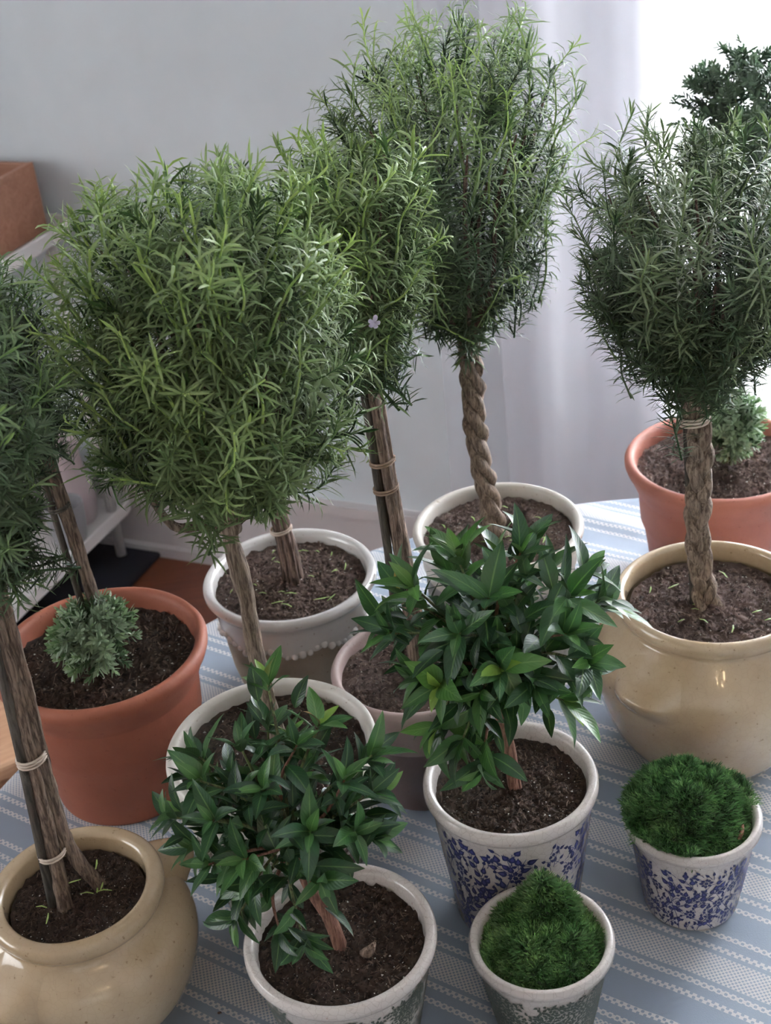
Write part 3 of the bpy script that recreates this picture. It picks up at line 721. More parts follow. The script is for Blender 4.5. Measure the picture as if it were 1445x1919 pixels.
def shrub(parent, top, cen, r3, ntw, nleaf, L, seed, extra=(), yfrac=.14, inner_n=260):
    rnd = random.Random(seed); top = Vector(top); c = Vector(cen); cnt = 0; ends = []
    for i in range(ntw):
        k = (i+.5)/ntw; ph = math.acos(1-1.72*k); th = i*2.39996+rnd.uniform(-.25, .25)
        q = rnd.uniform(.80, 1.0)
        ends.append(Vector((c.x+r3[0]*q*math.sin(ph)*math.cos(th), c.y+r3[1]*q*math.sin(ph)*math.sin(th), c.z+r3[2]*q*math.cos(ph))))
    ends += [Vector(e) for e in extra]
    per = nleaf//len(ends)
    for i, e in enumerate(ends):
        mid = top.lerp(e, .5)+Vector((rnd.uniform(-.01, .01), rnd.uniform(-.01, .01), .008))
        pts = curve3([top, mid, e], 6); n = len(pts)
        tube('twig', pts, [.0020*(1-.6*j/n) for j in range(n)], M['bark_red'] if i % 5 == 0 else M['green_stem'], parent, 6, .1, i)
        young = rnd.random() < yfrac*2
        for j in range(per):
            tipn = 5
            if j < tipn: t = 1.0-.035*(j//2); ops = rnd.uniform(.45, 1.15)
            else: t = .93-.60*((j-tipn)/max(1, per-tipn)); ops = rnd.uniform(.75, 1.25)
            fi = t*(n-1); i0 = min(int(fi), n-2); p = pts[i0].lerp(pts[i0+1], fi-i0); d = (pts[i0+1]-pts[i0]).normalized()
            e1 = d.orthogonal().normalized(); e2 = d.cross(e1); a = (j//2)*1.5708+(j % 2)*3.1416+rnd.uniform(-.4, .4)+i
            o = e1*math.cos(a)+e2*math.sin(a)
            ld = d*math.cos(ops)+o*math.sin(ops)+Vector((0, 0, -.12 if j >= tipn else .10))
            upv = (p-top).normalized()*.5+d*.6+Vector((0, 0, .8))
            small = j < 2
            l = L*(rnd.uniform(.45, .7) if small else rnd.uniform(.72, 1.1))
            me = LEAVES[rnd.randrange(8)]
            ob = place(me, 'leaf', parent, leaf_mat4(p, ld, upv, l))
            y = rnd.uniform(.05, .42)
            if young: y = rnd.uniform(.55, .85) if small else rnd.uniform(.3, .6)
            elif small: y = rnd.uniform(.3, .6)
            if young and j == 0 and rnd.random() < .3: y = .97
            ob.color = (y, 0, 0, 1); cnt += 1
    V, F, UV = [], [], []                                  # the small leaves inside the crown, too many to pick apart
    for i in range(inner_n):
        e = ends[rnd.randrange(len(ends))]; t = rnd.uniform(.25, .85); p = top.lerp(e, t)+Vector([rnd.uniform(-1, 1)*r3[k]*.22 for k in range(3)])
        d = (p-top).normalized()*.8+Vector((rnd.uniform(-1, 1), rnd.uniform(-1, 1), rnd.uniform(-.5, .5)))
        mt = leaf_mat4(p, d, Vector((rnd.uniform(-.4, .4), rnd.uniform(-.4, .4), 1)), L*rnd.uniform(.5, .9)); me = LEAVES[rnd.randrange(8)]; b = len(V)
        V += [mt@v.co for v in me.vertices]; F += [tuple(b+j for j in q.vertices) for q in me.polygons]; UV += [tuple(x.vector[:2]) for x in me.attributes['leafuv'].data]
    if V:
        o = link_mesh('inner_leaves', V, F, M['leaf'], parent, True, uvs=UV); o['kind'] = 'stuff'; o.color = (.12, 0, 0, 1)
    return cnt

def braid(parent, x0, x1, z0, z1, n, amp, r, pitch, mat, flat=False, seed=0, y=0):
    """n strands wound round each other from (x0,y,z0) to (x1,y,z1)"""
    st = 70
    for k in range(n):
        pts, rad = [], []
        for i in range(st):
            t = i/(st-1); z = z0+(z1-z0)*t; ph = 2*math.pi*(z1-z)/pitch+2*math.pi*k/n
            fl = 1+1.6*max(0, 1-t/.06)*.5
            ax = x0+(x1-x0)*t+.003*math.sin(t*7+seed); 
            if flat: dx, dy = amp*1.25*math.sin(ph), amp*.75*math.sin(2*ph)
            else: dx, dy = amp*math.cos(ph), amp*math.sin(ph)
            pts.append(Vector((ax+dx*fl, y+dy*fl, z))); rad.append(r*(1+.25*max(0, 1-t/.08))*(1+.12*math.sin(i*.9+k*2)))
        tube('stem', pts, rad, M[mat], parent, 10, .14, seed*7+k)
def tie(parent, c, r, n, mat='tie', pitch=.0028, th=.0012, ry=None, tilt=.12):
    pts = []
    for i in range(n*18+1):
        a = 2*math.pi*i/18; pts.append(Vector((c[0]+(r)*math.cos(a), c[1]+(ry or r)*math.sin(a), c[2]+pitch*i/18+math.cos(a)*r*tilt)))
    return tube('twine_tie', pts, th, M[mat], parent, 6)
def litter(parent, R, z, n, seed, mat='rosemary'):
    """fallen needles lying on the soil"""
    rnd = random.Random(seed); V, F, T = [], [], []
    for _ in range(n):
        r = math.sqrt(rnd.random())*R*.85; a = rnd.uniform(0, 6.28); x, y = r*math.cos(a), r*math.sin(a); d = rnd.uniform(0, 3.14); L = rnd.uniform(.006, .016); w = .0009; b = len(V); zz = z+rnd.uniform(.002, .004)
        for j in (-1, 0, 1):
            cx, cy = x+math.cos(d+.12*j)*L*j*.5, y+math.sin(d+.12*j)*L*j*.5; ww = w*(1 if j == 0 else .5)
            V += [(cx-math.sin(d)*ww, cy+math.cos(d)*ww, zz+(.001 if j == 0 else 0)), (cx+math.sin(d)*ww, cy-math.cos(d)*ww, zz+(.001 if j == 0 else 0))]; T += [.95, .8]
        F += [(b, b+1, b+3, b+2), (b+2, b+3, b+5, b+4)]
    o = link_mesh('fallen_needles', V, F, M[mat], parent, False, attrs={'tint': T}); o['kind'] = 'stuff'; return o

# ================================================================== the plants
# --- F: tall twisted rosemary in the cream pot at the back
F_ = thing('potted_rosemary_tree', 'tall rosemary topiary with twisted trunk in cream pot with grey fluted base, at back', 'potted plant', (.1284, 1.3736, 0))
R, h, rb = .1000, .1826, .0822
pr = [(rb-.004, 0), (rb, .001), (rb+.001, .005), (rb, .010), (rb+.003, .06), (rb+.006, .100), (R-.012, h-.055), (R-.009, h-.045), (R-.009, h-.03), (R-.005, h-.018), (R-.001, h-.009), (R, h-.005), (R-.002, h-.001), (R-.005, h), (R-.009, h-.0015), (R-.011, h-.006), (R-.012, h-.015), (R-.02, .09), (rb-.012, .012)]
def flute(r, z, a, i): return (r-(.0016*(abs(math.sin(a*26))) if 3 <= i <= 5 else 0), z)
lathe('pot', pr, None, F_, 208, flute, [M['grey_clay'], M['cream']], lambda i: 0 if i < 6 else 1)
add_soil(F_, R-.0125, h-.016, 0, True, .8)
litter(F_, R-.02, h-.014, 16, 3)
braid(F_, -.006, -.022, h-.02, .415, 3, .0068, .0068, .085, 'bark_grey', False, 1)
PF = [(0, .35), (.1, .58), (.25, .74), (.45, .86), (.62, 1), (.8, .95), (.92, .72), (1, .35)]
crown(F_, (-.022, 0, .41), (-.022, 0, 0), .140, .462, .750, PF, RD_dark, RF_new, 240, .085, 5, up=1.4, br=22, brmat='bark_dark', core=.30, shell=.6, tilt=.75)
# --- D: rosemary with stake in the pink clay pot
D_ = thing('potted_rosemary_tree', 'bushy rosemary topiary tied to a dark stake in the plain pinkish clay pot, centre', 'potted plant', (.0118, 1.1595, 0))
R, h, rb = .0873, .1573, .0549
pr = [(rb-.004, 0), (rb, .002), (rb+(R-rb)*.55, h-.066), (rb+(R-rb)*.58, h-.0625), (rb+(R-rb)*.62+.0022, h-.061), (R-.003, h-.014), (R-.0008, h-.009), (R, h-.005), (R-.002, h-.001), (R-.005, h), (R-.008, h-.0015), (R-.0095, h-.006), (R-.011, h-.02), (R-.03, .06), (rb-.012, .012)]
lathe('pot', pr, None, D_, 112, None, [M['dark_clay'], M['lilac_clay']], lambda i: 0 if i < 3 else 1)
add_soil(D_, R-.0105, h-.014, 1, True, .7)
tube('stake', [Vector((-.012, -.004, h-.02)), Vector((-.0135, -.003, .30)), Vector((-.020, -.002, .50))], .0042, M['stake'], D_, 10)
for k, (a, b_, c_) in enumerate((((.004, .004), (-.008, .002), (-.013, .004)), ((.010, -.002), (-.001, -.004), (-.008, -.003)), ((.002, -.008), (-.004, -.007), (-.012, -.008)))):
    tube('stem', curve3([Vector((a[0], a[1], h-.02)), Vector((b_[0]*.4+a[0]*.6, b_[1], .26)), Vector((b_[0], b_[1], .36)), Vector((c_[0], c_[1], .50))], 12), [.0062-.0014*i/37 for i in range(37)], M['bark'], D_, 10, .22, 31+k)
tie(D_, (-.0095, -.002, .398), .0118, 2, 'tie_dark'); tie(D_, (-.0088, -.002, .368), .0118, 2, 'tie_dark')
PD = [(0, .30), (.12, .55), (.3, .85), (.55, 1), (.78, .95), (.92, .7), (1, .35)]
crown(D_, (-.012, 0, .47), (-.013, 0, 0), .070, .498, .708, PD, R_dark, R_new, 190, .082, 8, up=1.2, br=12, core=.3, tilt=.9)
# the single lilac flower
fv, ff = [], []
for k in range(5):
    a = k*1.2566; L_ = .0055 if k != 1 else .0075; b = len(fv)
    for t, w in ((0, .0006), (.5, .0020), (.85, .0019), (1, .0004)):
        for s_ in (-1, 1): fv.append((math.cos(a)*t*L_-math.sin(a)*w*s_, -.0015*math.sin(t*3), math.sin(a)*t*L_+math.cos(a)*w*s_))
    ff += [(b, b+1, b+3, b+2), (b+2, b+3, b+5, b+4), (b+4, b+5, b+7, b+6)]
fo = link_mesh('flower', fv, ff, M['petal'], D_); fo.location = (-.0040, -.072, .572); fo['label'] = 'single pale lilac flower'
tube('flower_stalk', [Vector((-.022, -.055, .555)), Vector((-.012, -.066, .566)), Vector((-.004, -.071, .572))], .0009, M['green_stem'], D_, 5)

# --- C: rosemary in the white-rimmed pot at the back left
C_ = thing('potted_rosemary_tree', 'rosemary topiary with short tied trunk in white rimmed pot with beaded garland', 'potted plant', (-.1196, 1.3619, 0))
R, h, rb = .1025, .1538, .0718
pr = [(rb-.004, 0), (rb, .002), (rb+.010, .045), (R-.0155, h-.062), (R-.0145, h-.056), (R-.0125, h-.050), (R-.0115, h-.038), (R-.0115, h-.026), (R-.009, h-.019), (R-.003, h-.013), (R, h-.008), (R-.0005, h-.004), (R-.003, h-.0005), (R-.007, h), (R-.011, h-.002), (R-.013, h-.007), (R-.015, h-.02), (R-.03, .06), (rb-.012, .012)]
def drip(r, z, a, i):
    return (r, z+(.0035*math.sin(a*9)+.0015*math.sin(a*31)) if i in (4, 5) else z)
potC = lathe('pot', pr, None, C_, 160, drip, [M['bisque'], M['white_glaze']], lambda i: 0 if i < 4 else 1)
V, F = [], []
for k in range(64):                                       # ruffled garland of beads under the rim
    a = 2*math.pi*k/64; z = h-.052+.0040*math.sin(a*9)+.0015*math.sin(k*2.1); rr = R-.0125; s = .0042+.0010*math.sin(k*1.7); b = len(V)
    for i in range(6):
        ph = math.pi*i/5
        for j in range(8):
            th = 2*math.pi*j/8
            V.append(((rr+s*math.sin(ph)*math.cos(th)*.8)*math.cos(a)-s*math.sin(ph)*math.sin(th)*math.sin(a), (rr+s*math.sin(ph)*math.cos(th)*.8)*math.sin(a)+s*math.sin(ph)*math.sin(th)*math.cos(a), z+s*math.cos(ph)))
    for i in range(5):
        for j in range(8): F.append((b+i*8+j, b+i*8+(j+1) % 8, b+(i+1)*8+(j+1) % 8, b+(i+1)*8+j))
g = link_mesh('bead_garland', V, F, M['white_glaze'], potC); g['kind'] = 'stuff'
add_soil(C_, R-.0138, h-.014, 2, True, .85); litter(C_, R-.02, h-.010, 22, 5)
for k, (a, b_) in enumerate((((.000, .000), (-.004, 0)), ((.012, .004), (.003, .003)), ((-.004, .006), (-.006, .005)), ((.007, -.006), (.002, -.005)))):
    tube('stem', curve3([Vector((a[0], a[1], h-.02)), Vector(((a[0]+b_[0])/2, (a[1]+b_[1])/2, .19)), Vector((b_[0], b_[1], .23)), Vector((b_[0]-.004, b_[1], .33))], 10), .0052, M['bark_dark'], C_, 8, .25, 61+k)
tie(C_, (-.0015, 0, .212), .0122, 2); tie(C_, (-.0015, 0, .236), .0120, 1, 'tie_dark')
PC = [(0, .4), (.2, .75), (.5, 1), (.8, .9), (1, .4)]
crown(C_, (-.003, 0, .30), (-.010, 0, 0), .095, .275, .640, PC, RD_dark, RD_new, 150, .080, 11, up=.9, br=8, core=.3)

# --- L: double-ball shrub in terracotta at the far right
L_ = thing('potted_double_ball_topiary', 'small-leaved double ball topiary in terracotta pot at back right by the curtain', 'potted plant', (.4206, 1.4920, 0))
terracotta_pot(L_, .1171, .1756, .0820, M['terracotta_pink'])
add_soil(L_, .1025, .1756-.020, 0, True, .9)
tube('stem', curve3([Vector((.010, 0, .150)), Vector((.008, 0, .24)), Vector((.006, .002, .38)), Vector((.006, 0, .56))], 14), .0060, M['green_stem'], L_, 10, .15, 4)
PB = [(0, .5), (.2, .85), (.5, 1), (.8, .85), (1, .45)]
crown(L_, (.006, 0, .22), (.010, -.008, 0), .040, .182, .256, PB, S_lite, S_lite, 120, .026, 21, up=.2, br=8, core=.55, tilt=1.3, brr=.0016, brmat='green_stem')
crown(L_, (.006, 0, .52), (.008, 0, 0), .074, .50, .668, PB, S_dark, S_dark, 250, .034, 22, up=.25, br=14, core=.45, tilt=1.2, brr=.002, brmat='green_stem')

# --- K: braided rosemary in the big right crock
K_ = thing('potted_rosemary_tree', 'rosemary topiary with thick braided trunk in large tan stoneware crock, right', 'potted plant', (.3270, 1.1700, 0))
potK = crock_pot(K_, .1002, .2010, .1240, .108, .078, M['stoneware'])
lug(potK, CPROF, math.radians(222), .172, .110, .048, .013)
lug(potK, CPROF, math.radians(42), .172, .110, .048, .013)
add_soil(K_, .0845, .2010-.020, 1, True, .8); litter(K_, .08, .185, 14, 9)
braid(K_, -.0085, -.023, .174, .418, 3, .0058, .0062, .092, 'bark_grey', True, 2)
tube('stake', [Vector((-.0185, .004, .174)), Vector((-.025, .004, .30)), Vector((-.032, .004, .43))], .0034, M['stake'], K_, 8)
tie(K_, (-.0235, 0, .397), .0142, 3, 'tie', .0034, .0013, .012, .05)
for k, dx in enumerate((-.028, -.004, .015)):
    tube('branch', curve3([Vector((-.023, 0, .405)), Vector((-.023+dx*.35, 0, .427)), Vector((-.023+dx, .004*k, .47)), Vector((-.023+dx*1.8, .01*k, .53))], 6), [.0080-.0035*i/19 for i in range(19)], M['bark_grey'], K_, 10, .2, 71+k)
PK = [(0, .30), (.1, .58), (.25, .82), (.45, .94), (.7, 1.0), (.88, .88), (1, .6)]
crown(K_, (-.023, 0, .43), (-.026, 0, 0), .122, .458, .672, PK, RG_dark, RG_new, 225, .078, 15, up=1.15, br=30, brmat='bark_dark', core=.30, shell=.6, tilt=.8)

# --- A: terracotta pot on the left, with low shrub
A_ = thing('potted_double_ball_topiary', 'topiary with staked stem and small grey-green ball shrub in terracotta pot, left', 'potted plant', (-.3192, 1.2142, 0))
terracotta_pot(A_, .1153, .1845, .0807, M['terracotta'])
add_soil(A_, .1008, .1845-.022, 2, False, 1.0)
tube('stem', curve3([Vector((.006, .012, .155)), Vector((.001, .008, .30)), Vector((-.008, .004, .44)), Vector((-.012, 0, .56))], 14), [.0076-.002*i/43 for i in range(43)], M['bark'], A_, 10, .25, 14)
tube('stake', [Vector((-.004, .004, .155)), Vector((-.012, .002, .33)), Vector((-.020, .0, .52))], .0036, M['stake'], A_, 8)
tie(A_, (-.0065, .005, .352), .0105, 2, 'stake')
crown(A_, (.0, -.02, .19), (.004, -.024, 0), .046, .178, .252, PB, S_lite, S_lite, 105, .026, 23, up=.2, br=8, core=.55, tilt=1.3, brr=.0016, brmat='green_stem')
crown(A_, (-.012, 0, .50), (-.020, 0, 0), .060, .42, .60, PB, RD_dark, RD_new, 110, .075, 24, up=.7, br=10, core=.35)

# --- E: big full rosemary in the embossed pot
E_ = thing('potted_rosemary_tree', 'large dense round rosemary topiary with bare grey trunk in cream embossed pot', 'potted plant', (-.128, .995, 0))
R, h, rb = .0985, .2090, .0640
pr = [(rb-.004, 0), (rb, .002), (rb+.001, .010), (rb+.006, .05), (rb+.014, .10), (R-.012, .140), (R-.0085, .152), (R-.0080, .156), (R-.0045, .161), (R-.0015, .185), (R, h-.008), (R-.001, h-.003), (R-.003, h), (R-.008, h-.0008), (R-.0105, h-.004), (R-.0115, h-.012), (R-.02, .12), (rb-.012, .012)]
def relief_mat():
    m, nt, b = newmat('embossed_antiqued_glaze'); v = objco(nt)
    w = N(nt, 'ShaderNodeTexWave', Scale=26.0, Distortion=14.0, Detail=3.0); w.inputs['Detail Scale'].default_value = 1.6; nt.links.new(v, w.inputs['Vector'])
    col = ramp(nt, w.outputs['Fac'], [(.15, (.235, .20, .175)), (.45, (.38, .35, .32)), (.85, (.60, .58, .55))])
    nt.links.new(col, b.inputs['Base Color']); b.inputs['Roughness'].default_value = .5; bumpn(nt, w.outputs['Fac'], .8, .004, b); return m
M['embossed'] = relief_mat()
potE = lathe('pot', pr, None, E_, 128, None, [M['embossed'], M['cream']], lambda i: 0 if i < 7 else 1)
def eR(z):
    for (r0, z0), (r1, z1) in zip(pr[:9], pr[1:9]):
        if z0 <= z <= z1 and z1 > z0: return r0+(r1-r0)*(z-z0)/(z1-z0)
    return R-.006
V, F = [], []
def emb(path, w):
    P_ = [Vector((eR(z)*math.cos(u/R), eR(z)*math.sin(u/R), z)) for u, z in path]
    tube_data(P_, [w*(.5+.5*math.sin(math.pi*min(1, (i+1)/len(P_)))) for i in range(len(P_))], 6, V=V, F=F)
C0 = 2*math.pi*R
for k in range(10):
    u0 = C0*k/10
    for s in (-1, 1):                                      # big scrolls
        for (uu, zz, sz, ph) in ((.013, .118, .016, 0), (.010, .062, .013, 2), (.016, .030, .010, 4)):
            pts = []
            for i in range(30):
                t = i/29; a = ph+s*t*9.0; r_ = sz*(1-t*.88); pts.append((u0+s*uu+math.cos(a)*r_, min(.150, max(.008, zz+math.sin(a)*r_))))
            emb(pts, .0016)
    for j in range(-3, 4):                                 # fan of ribs between the scrolls
        emb([(u0+C0/20+j*.0012, .060), (u0+C0/20+j*.0030, .085), (u0+C0/20+j*.0052, .108), (u0+C0/20+j*.0062, .126-abs(j)*.004)], .0013)
    for j in range(14):                                    # arc of pearls along the upper edge
        a = math.pi*j/13; u = u0+math.cos(a)*C0/21; z = .112+.034*math.sin(a)
        emb([(u, z-.0016), (u, z), (u, z+.0016)], .0024)
o = link_mesh('relief', V, F, M['embossed'], potE); o['kind'] = 'stuff'; o['label'] = 'raised scrolls, ribs and pearls'
add_soil(E_, R-.0125, h-.014, 0, False, .8)
tr = curve3([Vector((.008, -.004, h-.02)), Vector((.006, -.005, .25)), Vector((.001, -.006, .32)), Vector((.002, -.006, .38)), Vector((-.002, -.006, .425)), Vector((-.001, -.006, .462))], 12)
tube('trunk', tr, [.0072+.0018*math.sin(i*.33)*.4+(.003 if i < 4 else 0)+(.0035 if i > len(tr)-8 else 0) for i in range(len(tr))], M['bark_grey'], E_, 14, .16, 3)
for k, (pp, r0) in enumerate((([(0, -.006, .452), (.022, -.008, .468), (.052, -.004, .484), (.070, .0, .52)], .0075), ([(0, -.006, .450), (-.022, -.014, .456), (-.045, -.02, .462), (-.062, -.02, .500)], .0055), ([(0, -.006, .455), (-.008, .01, .50), (-.015, .02, .56)], .007), ([(0, -.006, .455), (.01, -.02, .50), (.02, -.03, .57)], .006))):
    q = curve3([Vector(p) for p in pp], 6); tube('branch', q, [r0*(1-.5*i/len(q)) for i in range(len(q))], M['bark_grey'], E_, 10, .2, 40+k)
PE = [(0, .85), (.1, .97), (.3, 1.02), (.6, 1), (.8, .92), (.92, .70), (1, .4)]
crown(E_, (0, -.006, .47), (.008, 0, 0), .124, .510, .735, PE, R_dark, R_new, 298, .088, 17, up=1.25, br=18, core=.40, shell=.5, tilt=.9)
me_fill = R_dark
# --- B: staked rosemary in the front left crock
B_ = thing('potted_rosemary_tree', 'rosemary stems bound with pale twine in tan stoneware crock, front left corner', 'potted plant', (-.3097, .9010, 0))
def bz(z): return 1.035+(z-1.035)*.9685
potB = crock_pot(B_, .0783, .1500, .0985, .078, .066, M['stoneware'], .004)
lug(potB, CPROF, math.radians(44), .138, .085, .036, .026, .8)
lug(potB, CPROF, math.radians(232), .130, .072, .040, .016)
add_soil(B_, .0600, .1500-.018, 1, False, 1.0); litter(B_, .055, .137, 8, 11)
tube('stake', [Vector((-.022, -.006, bz(.095))), Vector((-.0115, -.006, bz(.26))), Vector((-.001, -.004, bz(.48)))], .0045, M['stake'], B_, 10)
for k, q in enumerate((((-.010, -.012, .095), (-.008, -.006, .16), (-.003, -.006, .26), (.002, -.004, .36), (.006, -.003, .50)), ((.020, .014, .095), (.003, .003, .17), (.0035, .0, .26), (.008, .0, .36), (.010, .0, .50)), ((-.018, .008, .095), (-.010, .002, .16), (-.001, .005, .26), (.003, .005, .36), (.004, .006, .50)))):
    tube('stem', curve3([Vector((p[0], p[1], bz(p[2]))) for p in q], 12), [.0058-.0012*i/49 for i in range(49)], M['bark'], B_, 12, .26, 51+k)
tie(B_, (-.0098, -.002, bz(.163)), .0120, 2, 'tie'); tie(B_, (-.0038, -.002, bz(.272)), .0122, 3, 'tie')
crown(B_, (.005, 0, .47), (.004, 0, 0), .080, .475, .735, PC, RD_dark, RD_new, 170, .080, 25, up=.8, br=12, core=.3)

# --- H: myrtle in the larger blue floral pot
H_ = thing('potted_myrtle_tree', 'broad-leaved myrtle topiary in the larger blue floral pot, centre right', 'potted plant', (.0873, .9657, 0))
potH = taper_pot(H_, .0809, .1632, .0590, M['craze_white'])
floral(potH, .0809, .1632, .0590, 4, .0125)
add_soil(H_, .0700, .1632-.015, 2, False, .9)
tr = curve3([Vector((.004, -.002, .145)), Vector((.000, -.001, .20)), Vector((-.006, -.003, .245)), Vector((-.008, -.004, .295))], 10)
tube('trunk', tr, [.0062-.0018*i/len(tr) for i in range(len(tr))], M['bark_red'], H_, 10, .14, 8)
shrub(H_, (-.008, -.004, .292), (-.004, -.006, .345), (.104, .088, .066), 29, 297, .047, 6, extra=[(-.045, -.055, .255), (-.030, -.065, .232), (-.062, -.04, .262), (.045, -.05, .285)])
# --- G: myrtle in the front toile pot
G_ = thing('potted_myrtle_tree', 'glossy myrtle topiary in the grey-green toile pot, front centre', 'potted plant', (-.0781, .8333, 0))
potG = taper_pot(G_, .0829, .1285, .0580, M['craze_white'])
toile(potG, .0829, .1285, .0580, 3)
add_soil(G_, .0720, .1285-.015, 0, False, 1.0)
tr = curve3([Vector((.000, -.004, .110)), Vector((-.006, -.003, .150)), Vector((-.018, -.004, .19)), Vector((-.028, -.004, .24))], 10)
tube('trunk', tr, [.0060-.0014*i/len(tr) for i in range(len(tr))], M['bark_red'], G_, 10, .14, 9)
tube('root', curve3([Vector((.018, -.014, .116)), Vector((.024, -.020, .124)), Vector((.030, -.016, .130))], 5), [.003, .0035, .0042, .0045, .0045, .004, .004, .0035, .003, .002, .001], M['bark'], G_, 8, .3, 10)
shrub(G_, (-.028, -.004, .238), (-.030, -.004, .285), (.094, .078, .062), 30, 297, .038, 12, extra=[(-.040, -.062, .20), (-.022, -.070, .196), (-.075, -.055, .215), (-.030, .05, .365)])

# --- moss pots
def moss(parent, fn, R, n, seed, zb, rin=None):
    rnd = random.Random(seed); V, F, T = [], [], []
    NRs, NAs = 14, 40; V.append((0, 0, fn(0, 0)-.003)); T.append(.05); RO = R; R = rin or R
    for i in range(NRs):
        for k in range(NAs):
            a = 2*math.pi*k/NAs; r = R*(i+1)/NRs; x, y = r*math.cos(a), r*math.sin(a); V.append((x, y, fn(x, y)-.003)); T.append(.05)
    F += [(0, 1+k, 1+(k+1) % NAs) for k in range(NAs)]
    for i in range(NRs-1):
        for k in range(NAs): k2 = (k+1) % NAs; F.append((1+i*NAs+k, 1+(i+1)*NAs+k, 1+(i+1)*NAs+k2, 1+i*NAs+k2))
    for _ in range(n):
        r = RO*math.sqrt(rnd.random()); a = rnd.uniform(0, 6.283); x, y = r*math.cos(a), r*math.sin(a); z = fn(x, y)-.002
        if r > R:                                         # only spills over the rim on its left and back
            if x > -.012 and y < .01: continue
            z = max(z, zb+.002)
        e = .002; gx = (fn(x+e, y)-fn(x-e, y))/(2*e); gy = (fn(x, y+e)-fn(x, y-e))/(2*e)
        nrm = Vector((-gx, -gy, 1)).normalized()
        ty = .25+.35*(mnoise.noise(Vector((x*60, y*60, seed)))+.3)+rnd.uniform(-.15, .25)
        base = Vector((x, y, z)); d0 = (nrm+Vector((rnd.uniform(-.5, .5), rnd.uniform(-.5, .5), rnd.uniform(0, .3)))).normalized()
        for _b in range(3):
            d = (d0+Vector((rnd.uniform(-.8, .8), rnd.uniform(-.8, .8), rnd.uniform(-.2, .4)))).normalized(); l = rnd.uniform(.0055, .0115); s = d.orthogonal().normalized()*.00068
            b = len(V); m_ = base+d*l*.5; tp = base+d*l+Vector((0, 0, -.0008))
            V += [tuple(base-s), tuple(base+s), tuple(m_-s), tuple(m_+s), tuple(tp)]; T += [ty*.4, ty*.4, ty, ty, ty+.2]
            F += [(b, b+1, b+3, b+2), (b+2, b+3, b+4)]
    o = link_mesh('moss', V, F, M['moss'], parent, True, attrs={'tint': T}); o['kind'] = 'stuff'; return o
J_ = thing('potted_moss', 'bushy green moss overflowing the small blue floral pot, right', 'potted plant', (.2529, .9485, 0))
R, h, rb = .0637, .1112, .0451
potJ = taper_pot(J_, R, h, rb, M['craze_white'], .0085, .013)
floral(potJ, R, h, rb, 9, .0100); add_soil(J_, .0552, h-.014, 1, False, .8)
def fnJ(x, y):
    cx, cy = x+.006, y-.010; r = math.hypot(cx, cy)/.060
    return h-.012+.040*max(0, 1-r**2.4)+.010*mnoise.noise(Vector((x*38, y*38, 2)))+.007*mnoise.noise(Vector((x*85, y*85, 5)))
moss(J_, fnJ, .0615, 5600, 5, h, .0535)
def tuft(parent, c, n, seed, sp, hgt, up=(0, 0, 1)):
    rnd = random.Random(seed); V, F, T = [], [], []
    for _ in range(n):
        d = (Vector(up)+Vector((rnd.uniform(-.8, .8), rnd.uniform(-.8, .8), rnd.uniform(-.3, .5)))).normalized(); b0 = Vector(c)+Vector((rnd.uniform(-sp, sp), rnd.uniform(-sp, sp), rnd.uniform(0, hgt)))
        l = rnd.uniform(.005, .010); s = d.orthogonal().normalized()*.0004; b = len(V); V += [tuple(b0-s), tuple(b0+s), tuple(b0+d*l)]; T += [.5, .5, 1.0]; F.append((b, b+1, b+2))
    o = link_mesh('moss_tuft', V, F, M['moss'], parent, False, attrs={'tint': T}); o['kind'] = 'stuff'
tuft(J_, (-.030, .028, h+.012), 110, 1, .004, .020); tuft(J_, (-.056, -.020, h-.012), 90, 2, .004, .014, (-.6, -.4, .2)); tuft(J_, (.054, .0, h+.002), 80, 3, .006, .006, (.7, 0, .4)); tuft(J_, (-.052, .010, h+.004), 130, 4, .008, .008, (-.6, 0, .4))
tube('bark_chip', [Vector((.034, -.036, h-.006)), Vector((.038, -.030, h-.003)), Vector((.041, -.023, h-.001))], [.0016, .0022, .001], M['bark_red'], J_, 6)
I_ = thing('potted_moss', 'pointed mound of green moss in the small grey-green toile pot, front', 'potted plant', (.0933, .8320, 0))
R, h, rb = .0630, .0993, .0445
potI = taper_pot(I_, R, h, rb, M['craze_white'], .0085, .013)
toile(potI, R, h, rb, 8); add_soil(I_, .0545, h-.016, 2, False, .8)
def fnI(x, y):
    r = math.hypot(x-.003, y-.004)/.052; q = math.hypot(x-.010, y-.031)
    return h-.016+.022*max(0, 1-r**3.2)+.036*math.exp(-(q/.017)**2)+.010*mnoise.noise(Vector((x*42, y*42, 8)))+.006*mnoise.noise(Vector((x*95, y*95, 5)))
moss(I_, fnI, .0525, 4600, 6, h)

# ------------------------------------------------------------------ small things
dl = tube('dried_leaf', curve3([Vector((-.2035, .8700, .0028)), Vector((-.2022, .8690, .0034)), Vector((-.2010, .8700, .0030)), Vector((-.1998, .8685, .0026))], 5), [.0004, .0008, .0011, .0012, .001, .0012, .0014, .0012, .0009, .0007, .0006, .0006, .0005, .0004, .0003, .0002], M['bark_dark'], None, 6, .3, 2)
tag(dl, 'tiny dark curled scrap of dried leaf lying on the tablecloth near the tan crock', 'dried leaf')

# ------------------------------------------------------------------ trolley by the wall with its load
ct = bpy.data.objects.new('utility_cart', None); COL.objects.link(ct)
CO = Vector((-.590, 2.935, FLOOR)); ct.location = CO; ct.rotation_euler[2] = WANG
tag(ct, 'white metal two-shelf trolley standing against the wall, left edge', 'trolley')
